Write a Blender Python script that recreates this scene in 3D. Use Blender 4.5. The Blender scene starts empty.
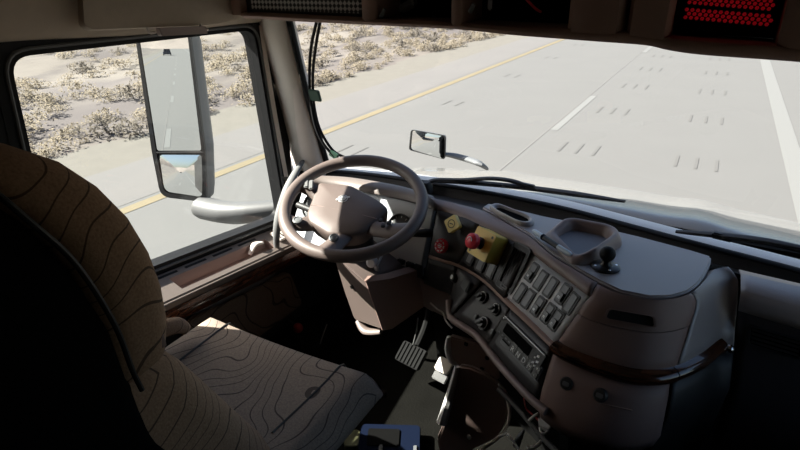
import bpy, bmesh, math, random
from mathutils import Vector as V, Matrix
random.seed(4)
scene = bpy.context.scene
col = scene.collection
PI = math.pi

# ------------------------------------------------------------------ camera (values solved from the road's lines)
FPX, CH = 560.0, 2.64
AX = ((0.876, -0.188, 0.445), (0.483, 0.362, -0.797), (-0.011, 0.913, 0.408))
yv = V((739.3 - 400, 254.5, -FPX)).normalized()
rv = V((math.cos(.012), math.sin(.012), 0))
zv = rv.cross(yv).normalized()
if zv.y < 0: zv = -zv
xv = yv.cross(zv)
RM = Matrix((xv, yv, zv))            # world = RM @ camera vector
EYE = V((0, 0, CH))
cd = bpy.data.cameras.new('camera'); cam = bpy.data.objects.new('camera', cd); col.objects.link(cam)
cam.matrix_world = Matrix.Translation(EYE) @ RM.to_4x4()
cd.sensor_width = 36; cd.lens = FPX / 800 * 36; cd.clip_start = .02; cd.clip_end = 3000
scene.camera = cam

def ray(u, v): return (RM @ V((u - 400, -(v - 225), -FPX))).normalized()
def pz(u, v, z): d = ray(u, v); return EYE + d * ((z - CH) / d.z)
def px(u, v, x): d = ray(u, v); return EYE + d * (x / d.x)
def py(u, v, y): d = ray(u, v); return EYE + d * (y / d.y)
def pp(u, v, p0, n): d = ray(u, v); return EYE + d * ((V(p0) - EYE).dot(V(n)) / d.dot(V(n)))

# ------------------------------------------------------------------ materials
MATS = {}
def mat(name, c, rough=.5, metal=0, bump=0, bscale=400, var=0, vscale=8, spec=.5, coat=0, emit=None):
    m = bpy.data.materials.new(name); m.use_nodes = True
    nt = m.node_tree; b = nt.nodes['Principled BSDF']
    b.inputs['Base Color'].default_value = (*c, 1); b.inputs['Roughness'].default_value = rough
    b.inputs['Metallic'].default_value = metal; b.inputs['Specular IOR Level'].default_value = spec
    b.inputs['Coat Weight'].default_value = coat
    if emit: b.inputs['Emission Color'].default_value = (*emit[0], 1); b.inputs['Emission Strength'].default_value = emit[1]
    if bump or var:
        g = nt.nodes.new('ShaderNodeNewGeometry')
    if bump:
        n = nt.nodes.new('ShaderNodeTexNoise'); n.inputs['Scale'].default_value = bscale; n.inputs['Detail'].default_value = 3
        nt.links.new(g.outputs['Position'], n.inputs['Vector'])
        bp = nt.nodes.new('ShaderNodeBump'); bp.inputs['Strength'].default_value = bump; bp.inputs['Distance'].default_value = .002
        nt.links.new(n.outputs['Fac'], bp.inputs['Height']); nt.links.new(bp.outputs['Normal'], b.inputs['Normal'])
    if var:
        n2 = nt.nodes.new('ShaderNodeTexNoise'); n2.inputs['Scale'].default_value = vscale; n2.inputs['Detail'].default_value = 5
        nt.links.new(g.outputs['Position'], n2.inputs['Vector'])
        mx = nt.nodes.new('ShaderNodeMix'); mx.data_type = 'RGBA'
        mx.inputs[6].default_value = (*[k * (1 - var) for k in c], 1); mx.inputs[7].default_value = (*[min(1, k * (1 + var)) for k in c], 1)
        nt.links.new(n2.outputs['Fac'], mx.inputs[0]); nt.links.new(mx.outputs[2], b.inputs['Base Color'])
    MATS[name] = m
    return m

def fabric(name, c, line, scale, amp, width, direc):
    """woven upholstery with thin contour-map lines"""
    m = mat(name, c, .95, spec=.15)
    nt = m.node_tree; b = nt.nodes['Principled BSDF']; L = nt.links
    g = nt.nodes.new('ShaderNodeNewGeometry')
    mp = nt.nodes.new('ShaderNodeMapping'); mp.inputs['Scale'].default_value = (1.0, 1.0, 1.0)
    L.new(g.outputs['Position'], mp.inputs['Vector'])
    n = nt.nodes.new('ShaderNodeTexNoise'); n.inputs['Scale'].default_value = scale; n.inputs['Detail'].default_value = 1.0; n.inputs['Roughness'].default_value = .3
    L.new(mp.outputs['Vector'], n.inputs['Vector'])
    def math_(op, a, v=None):
        q = nt.nodes.new('ShaderNodeMath'); q.operation = op; L.new(a, q.inputs[0])
        if v is not None: q.inputs[1].default_value = v
        return q.outputs[0]
    dt = nt.nodes.new('ShaderNodeVectorMath'); dt.operation = 'DOT_PRODUCT'; dt.inputs[1].default_value = direc; L.new(g.outputs['Position'], dt.inputs[0])
    ad = nt.nodes.new('ShaderNodeMath'); ad.operation = 'ADD'; L.new(dt.outputs['Value'], ad.inputs[0]); L.new(math_('MULTIPLY', n.outputs['Fac'], amp), ad.inputs[1])
    f = math_('FRACT', ad.outputs[0])
    f = math_('ABSOLUTE', math_('SUBTRACT', f, .5))
    f = math_('LESS_THAN', f, width)
    w = nt.nodes.new('ShaderNodeTexNoise'); w.inputs['Scale'].default_value = 260; w.inputs['Detail'].default_value = 4
    L.new(g.outputs['Position'], w.inputs['Vector'])
    m1 = nt.nodes.new('ShaderNodeMix'); m1.data_type = 'RGBA'
    m1.inputs[6].default_value = (*[k * .55 for k in c], 1); m1.inputs[7].default_value = (*[k * 1.45 for k in c], 1)
    L.new(w.outputs['Fac'], m1.inputs[0])
    m2 = nt.nodes.new('ShaderNodeMix'); m2.data_type = 'RGBA'; m2.inputs[7].default_value = (*line, 1)
    L.new(f, m2.inputs[0]); L.new(m1.outputs[2], m2.inputs[6]); L.new(m2.outputs[2], b.inputs['Base Color'])
    bp = nt.nodes.new('ShaderNodeBump'); bp.inputs['Strength'].default_value = .35; bp.inputs['Distance'].default_value = .002
    L.new(w.outputs['Fac'], bp.inputs['Height']); L.new(bp.outputs['Normal'], b.inputs['Normal'])
    return m

def wood(name):
    m = mat(name, (.05, .018, .009), .16, coat=.6)
    nt = m.node_tree; b = nt.nodes['Principled BSDF']; L = nt.links
    g = nt.nodes.new('ShaderNodeNewGeometry')
    mp = nt.nodes.new('ShaderNodeMapping'); mp.inputs['Scale'].default_value = (6, 6, 60); L.new(g.outputs['Position'], mp.inputs['Vector'])
    n = nt.nodes.new('ShaderNodeTexNoise'); n.inputs['Scale'].default_value = 3; n.inputs['Detail'].default_value = 5; L.new(mp.outputs['Vector'], n.inputs['Vector'])
    r = nt.nodes.new('ShaderNodeValToRGB'); r.color_ramp.elements[0].position = .35; r.color_ramp.elements[1].position = .68
    r.color_ramp.elements[0].color = (.012, .005, .003, 1); r.color_ramp.elements[1].color = (.09, .03, .013, 1)
    L.new(n.outputs['Fac'], r.inputs['Fac']); L.new(r.outputs['Color'], b.inputs['Base Color'])
    return m

def glass(name, tint, refl=.06):
    m = bpy.data.materials.new(name); m.use_nodes = True; nt = m.node_tree
    for n in list(nt.nodes): nt.nodes.remove(n)
    o = nt.nodes.new('ShaderNodeOutputMaterial'); t = nt.nodes.new('ShaderNodeBsdfTransparent'); t.inputs['Color'].default_value = (*tint, 1)
    g = nt.nodes.new('ShaderNodeBsdfGlossy'); g.inputs['Roughness'].default_value = .01
    mx = nt.nodes.new('ShaderNodeMixShader'); mx.inputs[0].default_value = refl
    nt.links.new(t.outputs[0], mx.inputs[1]); nt.links.new(g.outputs[0], mx.inputs[2]); nt.links.new(mx.outputs[0], o.inputs['Surface'])
    MATS[name] = m
    return m

PLASTIC_BUMP = dict(bump=.25, bscale=700)
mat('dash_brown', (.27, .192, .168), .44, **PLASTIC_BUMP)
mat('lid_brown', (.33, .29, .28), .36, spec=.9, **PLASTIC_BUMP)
mat('fascia_brown', (.26, .165, .138), .52, **PLASTIC_BUMP)
mat('brow_tan', (0.168, 0.137, 0.121), .50, **PLASTIC_BUMP)
mat('wheel_tan', (0.130, 0.099, 0.087), .48, bump=.2, bscale=500)
mat('trim_beige', (.80, .72, .65), .6, bump=.15, bscale=600)
mat('liner_beige', (.52, .44, .35), .9, bump=.3, bscale=350, var=.12, vscale=30)
mat('header_brown', (0.364, 0.231, 0.182), .55, **PLASTIC_BUMP)
mat('black', (.018, .0165, .016), .5, **PLASTIC_BUMP)
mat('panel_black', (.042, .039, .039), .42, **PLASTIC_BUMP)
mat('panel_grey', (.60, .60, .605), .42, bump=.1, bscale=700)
mat('switch_grey', (.15, .152, .155), .4)
mat('switch_black', (.012, .012, .012), .35)
mat('rubber', (.010, .010, .011), .6, spec=.2)
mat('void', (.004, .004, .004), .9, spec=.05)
mat('floor_rubber', (.006, .0058, .005), .9, spec=.04, bump=1.0, bscale=160, var=.4, vscale=12)
mat('grey_plastic', (.16, .16, .158), .55, bump=.1)
mat('mid_grey', (.11, .115, .118), .5)
mat('white_paint', (0.182, 0.179, 0.170), .25, coat=.4)
mat('cowl_grey', (.60, .62, .63), .45)
mat('chrome', (.75, .75, .75), .15, metal=1)
mat('mirror', (.72, .74, .735), .0, metal=1)
mat('silver', (0.390, 0.405, 0.420), .35, metal=.3)
mat('white', (0.637, 0.620, 0.595), .6)
mat('mark_white', (.85, .85, .83), .5)
mat('red', (.72, .028, .05), .4)
mat('red_dark', (.30, .01, .012), .5)
mat('yellow', (.80, .55, .085), .45)
mat('yellow_pale', (.75, .58, .18), .45)
mat('blue', (.004, .007, .018), .7, spec=.03)
mat('pale_blue', (.6, .7, .8), .35)
mat('green_tape', (.028, .075, .050), .6)
mat('olive', (.10, .10, .045), .6)
mat('concrete', (0.097, 0.096, 0.092), .9, var=.05, vscale=.9)
mat('shoulder_concrete', (0.106, 0.101, 0.096), .9, var=.06, vscale=.8)
mat('gravel', (0.107, 0.099, 0.083), .95, var=.15, vscale=3)
mat('joint', (.13, .125, .12), .9)
mat('slot', (0.086, 0.084, 0.080), .9)
mat('road_white', (0.137, 0.137, 0.130), .7)
mat('road_yellow', (0.143, 0.116, 0.065), .75, var=.12, vscale=2)
mat('car_blue', (.02, .03, .05), .3)
mat('car_glass', (.02, .02, .025), .1)
mat('hillside', (.20, .17, .15), .95, var=.35, vscale=.05)
mat('lens_red', (.35, .004, .010), .3)
mat('lens_led', (.5, .01, .02), .3, emit=((1, .01, .03), .05))
mat('tray_mat', (.16, .165, .19), .5, **PLASTIC_BUMP)
mat('fascia_shade', (.065, .055, .056), .45, **PLASTIC_BUMP)
mat('arm_grey', (.10, .10, .10), .5)
mat('pedal_rubber', (.012, .012, .012), .8, spec=.08)
mat('badge_silver', (.72, .72, .71), .3, metal=.2)
wood('wood')
fabric('seat_fabric', (.37, .235, .15), (.12, .078, .055), 4.4, 10, .042, (7, -12, 27))
fabric('cushion_fabric', (.31, .245, .195), (.10, .08, .068), 5.0, 11, .045, (30, 8, 4))
fabric('door_fabric', (.15, .11, .08), (.055, .042, .035), 5, 8, .06, (4, 10, 18))
glass('windshield_glass', (.93, .95, .94), .03)
glass('door_glass', (.93, .95, .94), .02)

def desert_mat():
    m = mat('desert', (.3, .26, .2), .95)
    nt = m.node_tree; b = nt.nodes['Principled BSDF']; L = nt.links
    g = nt.nodes.new('ShaderNodeNewGeometry')
    mp = nt.nodes.new('ShaderNodeMapping'); mp.inputs['Scale'].default_value = (1.0, .38, 1.0); L.new(g.outputs['Position'], mp.inputs['Vector'])
    n = nt.nodes.new('ShaderNodeTexNoise'); n.inputs['Scale'].default_value = .55; n.inputs['Detail'].default_value = 6; n.inputs['Roughness'].default_value = .6
    L.new(mp.outputs['Vector'], n.inputs['Vector'])
    r = nt.nodes.new('ShaderNodeValToRGB'); e = r.color_ramp.elements
    e[0].position = .36; e[0].color = (.064, .054, .050, 1); e[1].position = .66; e[1].color = (.155, .137, .115, 1)
    k = e.new(.48); k.color = (.12, .104, .087, 1)
    L.new(n.outputs['Fac'], r.inputs['Fac'])
    n2 = nt.nodes.new('ShaderNodeTexNoise'); n2.inputs['Scale'].default_value = .16; n2.inputs['Detail'].default_value = 4
    L.new(mp.outputs['Vector'], n2.inputs['Vector'])
    r2 = nt.nodes.new('ShaderNodeValToRGB'); r2.color_ramp.elements[0].position = .46; r2.color_ramp.elements[1].position = .60
    L.new(n2.outputs['Fac'], r2.inputs['Fac'])
    mx = nt.nodes.new('ShaderNodeMix'); mx.data_type = 'RGBA'; mx.inputs[7].default_value = (.082, .070, .066, 1)
    L.new(r2.outputs['Color'], mx.inputs[0]); L.new(r.outputs['Color'], mx.inputs[6]); L.new(mx.outputs[2], b.inputs['Base Color'])
desert_mat()
mat('scrub_straw', (0.278, 0.240, 0.182), .95, var=.3, vscale=4)
mat('scrub_dark', (0.170, 0.150, 0.124), .95, var=.4, vscale=4)

for nm in ('scrub_straw', 'scrub_dark'):          # thin dry leaves let light through
    nt = MATS[nm].node_tree; pb = nt.nodes['Principled BSDF']; out = nt.nodes['Material Output']
    tr = nt.nodes.new('ShaderNodeBsdfTranslucent'); mx = nt.nodes.new('ShaderNodeMixShader'); mx.inputs[0].default_value = .5
    src = pb.inputs['Base Color'].links[0].from_socket; nt.links.new(src, tr.inputs['Color'])
    nt.links.new(pb.outputs[0], mx.inputs[1]); nt.links.new(tr.outputs[0], mx.inputs[2]); nt.links.new(mx.outputs[0], out.inputs['Surface'])

def grille_mat():
    m = mat('grille_mesh', (.3, .3, .3), .4)
    nt = m.node_tree; b = nt.nodes['Principled BSDF']; L = nt.links
    g = nt.nodes.new('ShaderNodeNewGeometry')
    mp = nt.nodes.new('ShaderNodeMapping'); mp.inputs['Rotation'].default_value = (0, math.radians(45), 0); mp.inputs['Scale'].default_value = (105, 0, 105)
    L.new(g.outputs['Position'], mp.inputs['Vector'])
    s = nt.nodes.new('ShaderNodeTexChecker'); s.inputs['Scale'].default_value = 1.0
    L.new(mp.outputs['Vector'], s.inputs['Vector'])
    s.inputs['Color1'].default_value = (.62, .60, .56, 1); s.inputs['Color2'].default_value = (.02, .02, .02, 1)
    L.new(s.outputs['Color'], b.inputs['Base Color'])
grille_mat()

# ------------------------------------------------------------------ objects and tags
def tag(o, label=None, cat=None, group=None, kind=None):
    if label: o['label'] = label
    if cat: o['category'] = cat
    if group: o['group'] = group
    if kind: o['kind'] = kind
    return o
def thing(name, loc, label, cat, group=None, kind=None):
    o = bpy.data.objects.new(name, None); col.objects.link(o); o.location = V(loc); o.empty_display_size = .05
    return tag(o, label, cat, group, kind)
def origin_of(o):
    p = V((0, 0, 0))
    while o is not None: p += o.location; o = o.parent
    return p

class MB:
    """collects shapes given in world coordinates; build() links them as ONE mesh object"""
    def __init__(s): s.bm = bmesh.new()
    def quad(s, *p):
        vs = [s.bm.verts.new(V(q)) for q in p]; s.bm.faces.new(vs); return s
    def grid(s, rows, close_u=False, close_v=False, caps=False):
        vs = [[s.bm.verts.new(V(p)) for p in r] for r in rows]
        nr, nc = len(vs), len(vs[0])
        for i in range(nr if close_v else nr - 1):
            for j in range(nc if close_u else nc - 1):
                a, b2, c, d = vs[i][j], vs[i][(j + 1) % nc], vs[(i + 1) % nr][(j + 1) % nc], vs[(i + 1) % nr][j]
                try: s.bm.faces.new((a, b2, c, d))
                except ValueError: pass
        if caps:
            for r in (vs[0][::-1], vs[-1]):
                try: s.bm.faces.new(r)
                except ValueError: pass
        return s
    def tube(s, pts, r, n=10, closed=False, sub=6, up=None, flat=1.0):
        """sweep along a smooth path; r is a number or one radius per point; flat squashes the section along 'up'"""
        pts = [V(p) for p in pts]
        rr = r if isinstance(r, (list, tuple)) else [r] * len(pts)
        P, R = [], []
        N = len(pts)
        if N > 2 and sub > 1:
            seg = N if closed else N - 1
            for i in range(seg):
                g = lambda k: pts[k % N] if closed else pts[max(0, min(N - 1, k))]
                p0, p1, p2, p3 = g(i - 1), g(i), g(i + 1), g(i + 2)
                for k in range(sub):
                    t = k / sub
                    P.append(.5 * ((2 * p1) + (p2 - p0) * t + (2 * p0 - 5 * p1 + 4 * p2 - p3) * t * t + (3 * p1 - p0 - 3 * p2 + p3) * t ** 3))
                    R.append(rr[i] * (1 - t) + rr[(i + 1) % N] * t)
            if not closed: P.append(pts[-1]); R.append(rr[-1])
        else: P, R = pts, list(rr)
        M_ = len(P); rows = []; prev = None
        for i in range(M_):
            if closed: t = (P[(i + 1) % M_] - P[i - 1]).normalized()
            else: t = (P[min(i + 1, M_ - 1)] - P[max(i - 1, 0)]).normalized()
            ref = V(up) if up is not None else (prev if prev is not None else (V((0, 0, 1)) if abs(t.z) < .9 else V((1, 0, 0))))
            b = t.cross(ref).normalized(); nn = b.cross(t).normalized(); prev = nn
            rows.append([P[i] + R[i] * (math.cos(a) * b + flat * math.sin(a) * nn) for a in [2 * PI * k / n for k in range(n)]])
        return s.grid(rows, close_u=True, close_v=closed, caps=not closed)
    def lathe(s, base, axis, prof, n=24, ref=None):
        axis = V(axis).normalized(); ref = V(ref) if ref else (V((0, 0, 1)) if abs(axis.z) < .9 else V((1, 0, 0)))
        a1 = axis.cross(ref).normalized(); a2 = axis.cross(a1)
        rows = [[V(base) + axis * h + max(r, 1e-5) * (math.cos(a) * a1 + math.sin(a) * a2) for a in [2 * PI * k / n for k in range(n)]] for r, h in prof]
        return s.grid(rows, close_u=True, caps=True)
    def prism(s, outline, vec, bevel=0, seg=2, scale_end=None):
        """outline: world points of a planar polygon; extruded along vec"""
        vec = V(vec); o = [V(p) for p in outline]; n = len(o)
        c = sum(o, V((0, 0, 0))) / n
        e = [p + vec for p in o] if scale_end is None else [c + (p - c) * scale_end + vec for p in o]
        b = [s.bm.verts.new(p) for p in o]; t = [s.bm.verts.new(p) for p in e]
        fs = [s.bm.faces.new(b[::-1]), s.bm.faces.new(t)]
        for i in range(n): fs.append(s.bm.faces.new((b[i], b[(i + 1) % n], t[(i + 1) % n], t[i])))
        if bevel:
            es = list({ed for f in fs for ed in f.edges})
            bmesh.ops.recalc_face_normals(s.bm, faces=fs)
            bmesh.ops.bevel(s.bm, geom=es, offset=bevel, segments=seg, affect='EDGES', clamp_overlap=True)
        return s
    def box(s, c, ax, size, bevel=0, seg=2):
        """c centre, ax three axes, size full lengths"""
        X, Y, Z = [V(a).normalized() for a in ax]; c = V(c); sx, sy, sz = [k / 2 for k in size]
        o = [c - X * sx - Y * sy - Z * sz, c + X * sx - Y * sy - Z * sz, c + X * sx + Y * sy - Z * sz, c - X * sx + Y * sy - Z * sz]
        return s.prism(o, Z * sz * 2, bevel, seg)
    def ball(s, c, r, n=14, sc=(1, 1, 1)):
        m = Matrix.Translation(V(c)) @ Matrix.Diagonal((*[r * k for k in sc], 1))
        bmesh.ops.create_uvsphere(s.bm, u_segments=n, v_segments=max(6, n * 2 // 3), radius=1, matrix=m); return s
    def build(s, name, m, parent=None, smooth=True, angle=40, thick=0, loc=None, bevel=0):
        bmesh.ops.remove_doubles(s.bm, verts=s.bm.verts, dist=1e-6)
        bmesh.ops.recalc_face_normals(s.bm, faces=s.bm.faces)
        o0 = origin_of(parent) if parent is not None else V(loc or (0, 0, 0))
        bmesh.ops.translate(s.bm, verts=s.bm.verts, vec=-o0)
        me = bpy.data.meshes.new(name); s.bm.to_mesh(me); s.bm.free()
        if smooth:
            me.polygons.foreach_set('use_smooth', [True] * len(me.polygons)); me.set_sharp_from_angle(angle=math.radians(angle))
        me.materials.append(MATS[m] if isinstance(m, str) else m)
        o = bpy.data.objects.new(name, me); col.objects.link(o)
        if parent is not None: o.parent = parent
        else: o.location = o0
        if thick:
            md = o.modifiers.new('shell', 'SOLIDIFY'); md.thickness = abs(thick); md.offset = -1 if thick > 0 else 1; md.use_even_offset = False
        return o

def add_text(body, name, m, parent, c, xd, yd, size):
    """raised lettering at c, reading along xd with yd up"""
    cu = bpy.data.curves.new(name, 'FONT'); cu.body = body; cu.size = size; cu.align_x = 'CENTER'; cu.align_y = 'CENTER'; cu.extrude = .0004
    tmp = bpy.data.objects.new(name, cu); col.objects.link(tmp)
    dg = bpy.context.evaluated_depsgraph_get(); me = bpy.data.meshes.new_from_object(tmp.evaluated_get(dg))
    bpy.data.objects.remove(tmp); bpy.data.curves.remove(cu)
    X = V(xd).normalized(); Z = X.cross(V(yd)).normalized(); Y = Z.cross(X)
    Mx = Matrix((X, Y, Z)).transposed().to_4x4(); Mx.translation = V(c) - origin_of(parent)
    me.transform(Mx); me.materials.clear(); me.materials.append(MATS[m]); me.name = name
    o = bpy.data.objects.new(name, me); col.objects.link(o); o.parent = parent
    return o

def cat_eval(pts, t):
    n = len(pts); i = max(0, min(n - 2, int(math.floor(t)))); f = t - i
    g = lambda k: pts[max(0, min(n - 1, k))]
    p0, p1, p2, p3 = g(i - 1), g(i), g(i + 1), g(i + 2)
    return .5 * ((2 * p1) + (p2 - p0) * f + (2 * p0 - 5 * p1 + 4 * p2 - p3) * f * f + (3 * p1 - p0 - 3 * p2 + p3) * f ** 3)
def smooth_poly(pts, per=4):
    n = len(pts); out = []
    for i in range(n):
        p0, p1, p2, p3 = [V(pts[(i + k) % n]) for k in (-1, 0, 1, 2)]
        for k in range(per):
            t = k / per
            out.append(.5 * ((2 * p1) + (p2 - p0) * t + (2 * p0 - 5 * p1 + 4 * p2 - p3) * t * t + (3 * p1 - p0 - 3 * p2 + p3) * t ** 3))
    return out
def rounded(c, X, Y, w, h, r, n=5):
    """rounded rectangle outline"""
    X, Y, c = V(X).normalized(), V(Y).normalized(), V(c); out = []
    r = min(r, w / 2 - 1e-4, h / 2 - 1e-4)
    for sx, sy, a0 in ((1, 1, 0), (-1, 1, 90), (-1, -1, 180), (1, -1, 270)):
        for k in range(n + 1):
            a = math.radians(a0 + 90 * k / n)
            out.append(c + X * (sx * (w / 2 - r) + r * math.cos(a)) + Y * (sy * (h / 2 - r) + r * math.sin(a)))
    return out
def fillet(pts, r, n=5):
    """polygon with its corners rounded by radius r (number or one per corner)"""
    out = []; N = len(pts)
    for i in range(N):
        p, a, b = V(pts[i]), V(pts[i - 1]), V(pts[(i + 1) % N])
        rr = r[i] if isinstance(r, (list, tuple)) else r
        da, db = (a - p), (b - p); k = min(rr, da.length * .48, db.length * .48)
        s0, s1 = p + da.normalized() * k, p + db.normalized() * k
        for j in range(n + 1):
            t = j / n; out.append(s0 * (1 - t) ** 2 + p * 2 * t * (1 - t) + s1 * t * t)
    return out
def ring(mb, outer, inner, vec):
    """frame between two outlines of equal length, extruded along vec"""
    vec = V(vec)
    rows = [outer, [V(p) + vec for p in outer], [V(p) + vec for p in inner], inner]
    mb.grid([[V(p) for p in r] for r in rows], close_u=True, close_v=True); return mb

# ================================================================== OUTSIDE: road, desert, sky, sun
X3 = ((1, 0, 0), (0, 1, 0), (0, 0, 1))
def slab(name, x0, x1, y0, y1, z, m, parent=None):
    b = MB(); n = 40
    b.grid([[(x0, y0 + (y1 - y0) * k / n, z), (x1, y0 + (y1 - y0) * k / n, z)] for k in range(n + 1)])
    return b.build(name, m, parent, smooth=False)
road = tag(slab('road', -7.75, 5.2, -420, 420, 0, 'concrete'), 'pale concrete highway lanes seen through the windshield', 'road', kind='structure')
sh = slab('road_shoulder', -7.75, -6.3, -420, 420, .003, 'shoulder_concrete', road)
def stripe(name, x0, x1, y0, y1, m, z=.005):
    o = slab(name, x0, x1, y0, y1, z, m, road); o['kind'] = 'structure'; return o
sh['kind'] = 'structure'
stripe('edge_stripe', -6.21, -6.03, -420, 420, 'road_yellow')
stripe('edge_stripe', 1.13, 1.40, -420, 420, 'road_white')
stripe('lane_joint', -2.535, -2.515, -420, 420, 'joint')
for k in range(-14, 12):
    y = 10.2 + 12.19 * k
    stripe('lane_stripe', -2.50, -2.36, y, y + 3.5, 'road_white')
for k in range(-2, 12):                                   # dowel slots sawn across the slab joints
    for wx in (-1.75, -.02):
        y = 8.9 + 3.1 * k
        for q in (-.27, 0, .27):
            stripe('joint_slot', wx + q - .022, wx + q + .022, y, y + .6, 'slot', .006)
for k in range(0, 8):
    for wx in (-4.9,):
        y = 7.2 + 4.1 * k
        for q in (-.3, .0): stripe('joint_slot', wx + q - .02, wx + q + .02, y, y + .5, 'slot', .006)
tag(slab('gravel_shoulder', -9.4, -7.75, -420, 420, -.02, 'gravel'), 'strip of pale gravel beside the paved road shoulder', 'gravel', kind='structure')

def hgt(x, y):
    d = max(0, -9.0 - x)
    r = d / 30
    w = math.sin(x * .9 + 1.7 * math.sin(y * .31)) * .18 + math.sin(y * .57 + x * .4) * .16 + math.sin(x * .33 - y * .21) * .35
    return -.03 + min(1, d / 5) * (.30 * w) + .9 * r + .06 * d * (d > 0) * min(1, d / 40) + (random.random() - .5) * .12 * min(1, d / 2)
b = MB()
xs = [-9.0 - .7 * k for k in range(30)] + [-30 - 2.5 * k for k in range(20)] + [-82 - 12 * k for k in range(16)]
ys = [-400, -300, -220, -160, -120, -90, -70, -50, -40, -30] + [-22 + .8 * k for k in range(90)] + [52, 56, 62, 70, 80, 95, 120, 160, 220, 300, 400]
b.grid([[(x, y, hgt(x, y)) for x in xs] for y in ys])
tag(b.build('desert_ground', 'desert', angle=80), 'dry stony desert slope beyond the road shoulder', 'desert', kind='structure')
tag(slab('verge_ground', 5.2, 120, -420, 420, -.04, 'gravel'), 'bare gravel verge on the far right side of the road', 'verge', kind='structure')
def scrub(name, m, n, label, s0, s1, blades):
    """low tufts of many thin leaning leaves"""
    b = MB()
    for _ in range(n):
        d = random.random() ** 1.3 * 40
        x = -9.2 - d; y = -5 + random.random() * (32 + d)
        s = s0 + random.random() * (s1 - s0); z = hgt(x, y)
        for k in range(blades):
            a = random.random() * 2 * PI; l = random.random() ** .5; dx, dy = math.cos(a), math.sin(a)
            el = random.random() * PI / 2
            c_ = V((x + dx * s * .5 * l * math.cos(el), y + dy * s * .9 * l * math.cos(el), z + s * .45 * l * math.sin(el)))
            u_ = V((random.gauss(0, 1), random.gauss(0, 1), random.gauss(0, .7))).normalized(); w_ = u_.orthogonal().normalized() * s * .02
            u_ = u_ * s * .055
            vs = [b.bm.verts.new(p) for p in (c_ - u_ - w_, c_ - u_ + w_, c_ + u_ + w_, c_ + u_ - w_)]; b.bm.faces.new(vs)
    return tag(b.build(name, m, smooth=False), label, 'scrub', kind='stuff')
scrub('desert_scrub', 'scrub_straw', 2000, 'straw coloured dry grass tufts scattered over the desert slope', .2, .6, 150)
scrub('desert_brush', 'scrub_dark', 330, 'dark low desert brush scattered among the straw tufts', .3, .8, 170)
b = MB()
pr = [(-700 + 28 * k) for k in range(50)]
for yy in (1,):
    b.grid([[(x, -640 + 30 * math.sin(x * .01), -2) for x in pr],
            [(x, -690, 12 + 9 * math.sin(x * .021) + 6 * math.sin(x * .05 + 1) + (18 if x < -60 else 2)) for x in pr],
            [(x, -900, 30 + 22 * math.sin(x * .013 + 2) + (30 if x < -60 else 0)) for x in pr]])
tag(b.build('hills', 'hillside', angle=70), 'far desert hills behind the truck seen in the mirrors', 'hills', kind='structure')

# a car following far behind, seen only in the mirror
car = thing('car', (-4.6, -150, 0), 'dark blue car far behind, reflected near the top of the tall side mirror', 'car')
def carbox(y0, y1, z0, z1, w, m, name, top=1.0):
    b = MB(); c = V((-4.6, (y0 + y1) / 2, z0)); 
    o = rounded(c, (1, 0, 0), (0, 1, 0), w, y1 - y0, .25)
    b.prism(o, (0, 0, z1 - z0), bevel=.05, scale_end=top); return b.build(name, m, car)
carbox(-152.2, -147.8, .25, .85, 1.8, 'car_blue', 'body')
carbox(-152.0, -149.2, .85, 1.5, 1.65, 'car_glass', 'cabin', .82)
for sx in (-.8, .8):
    for yy in (-151.3, -148.7):
        b = MB(); b.lathe((-4.6 + sx - .1, yy, .32), (1, 0, 0), [(.0, 0), (.30, 0), (.32, .03), (.32, .17), (.30, .2), (0, .2)], 20); b.build('wheel', 'rubber', car)

w = bpy.data.worlds.new('sky'); scene.world = w; w.use_nodes = True
nt = w.node_tree; bg = nt.nodes['Background']
sk = nt.nodes.new('ShaderNodeTexSky'); sk.sky_type = 'NISHITA'; sk.sun_disc = False
sk.sun_elevation = math.radians(44); sk.sun_rotation = math.radians(250); sk.air_density = 1.0; sk.dust_density = 3.0; sk.ozone_density = 1.0
nt.links.new(sk.outputs[0], bg.inputs['Color']); bg.inputs['Strength'].default_value = .15
SUN_DIR = V((1, .42, -.95)).normalized()
sd = bpy.data.lights.new('sun', 'SUN'); sd.energy = 14.5; sd.angle = math.radians(.6); sd.color = (1, .95, .88)
so = bpy.data.objects.new('sun', sd); col.objects.link(so); so.rotation_euler = SUN_DIR.to_track_quat('-Z', 'Y').to_euler(); so.location = (-20, -8, 22)
scene.view_settings.view_transform = 'Standard'; scene.view_settings.look = 'None'; scene.view_settings.gamma = 1
scene.view_settings.exposure = .74
scene.cycles.max_bounces = 10; scene.cycles.transparent_max_bounces = 12; scene.cycles.sample_clamp_indirect = 6
scene.cycles.caustics_reflective = False

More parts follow.
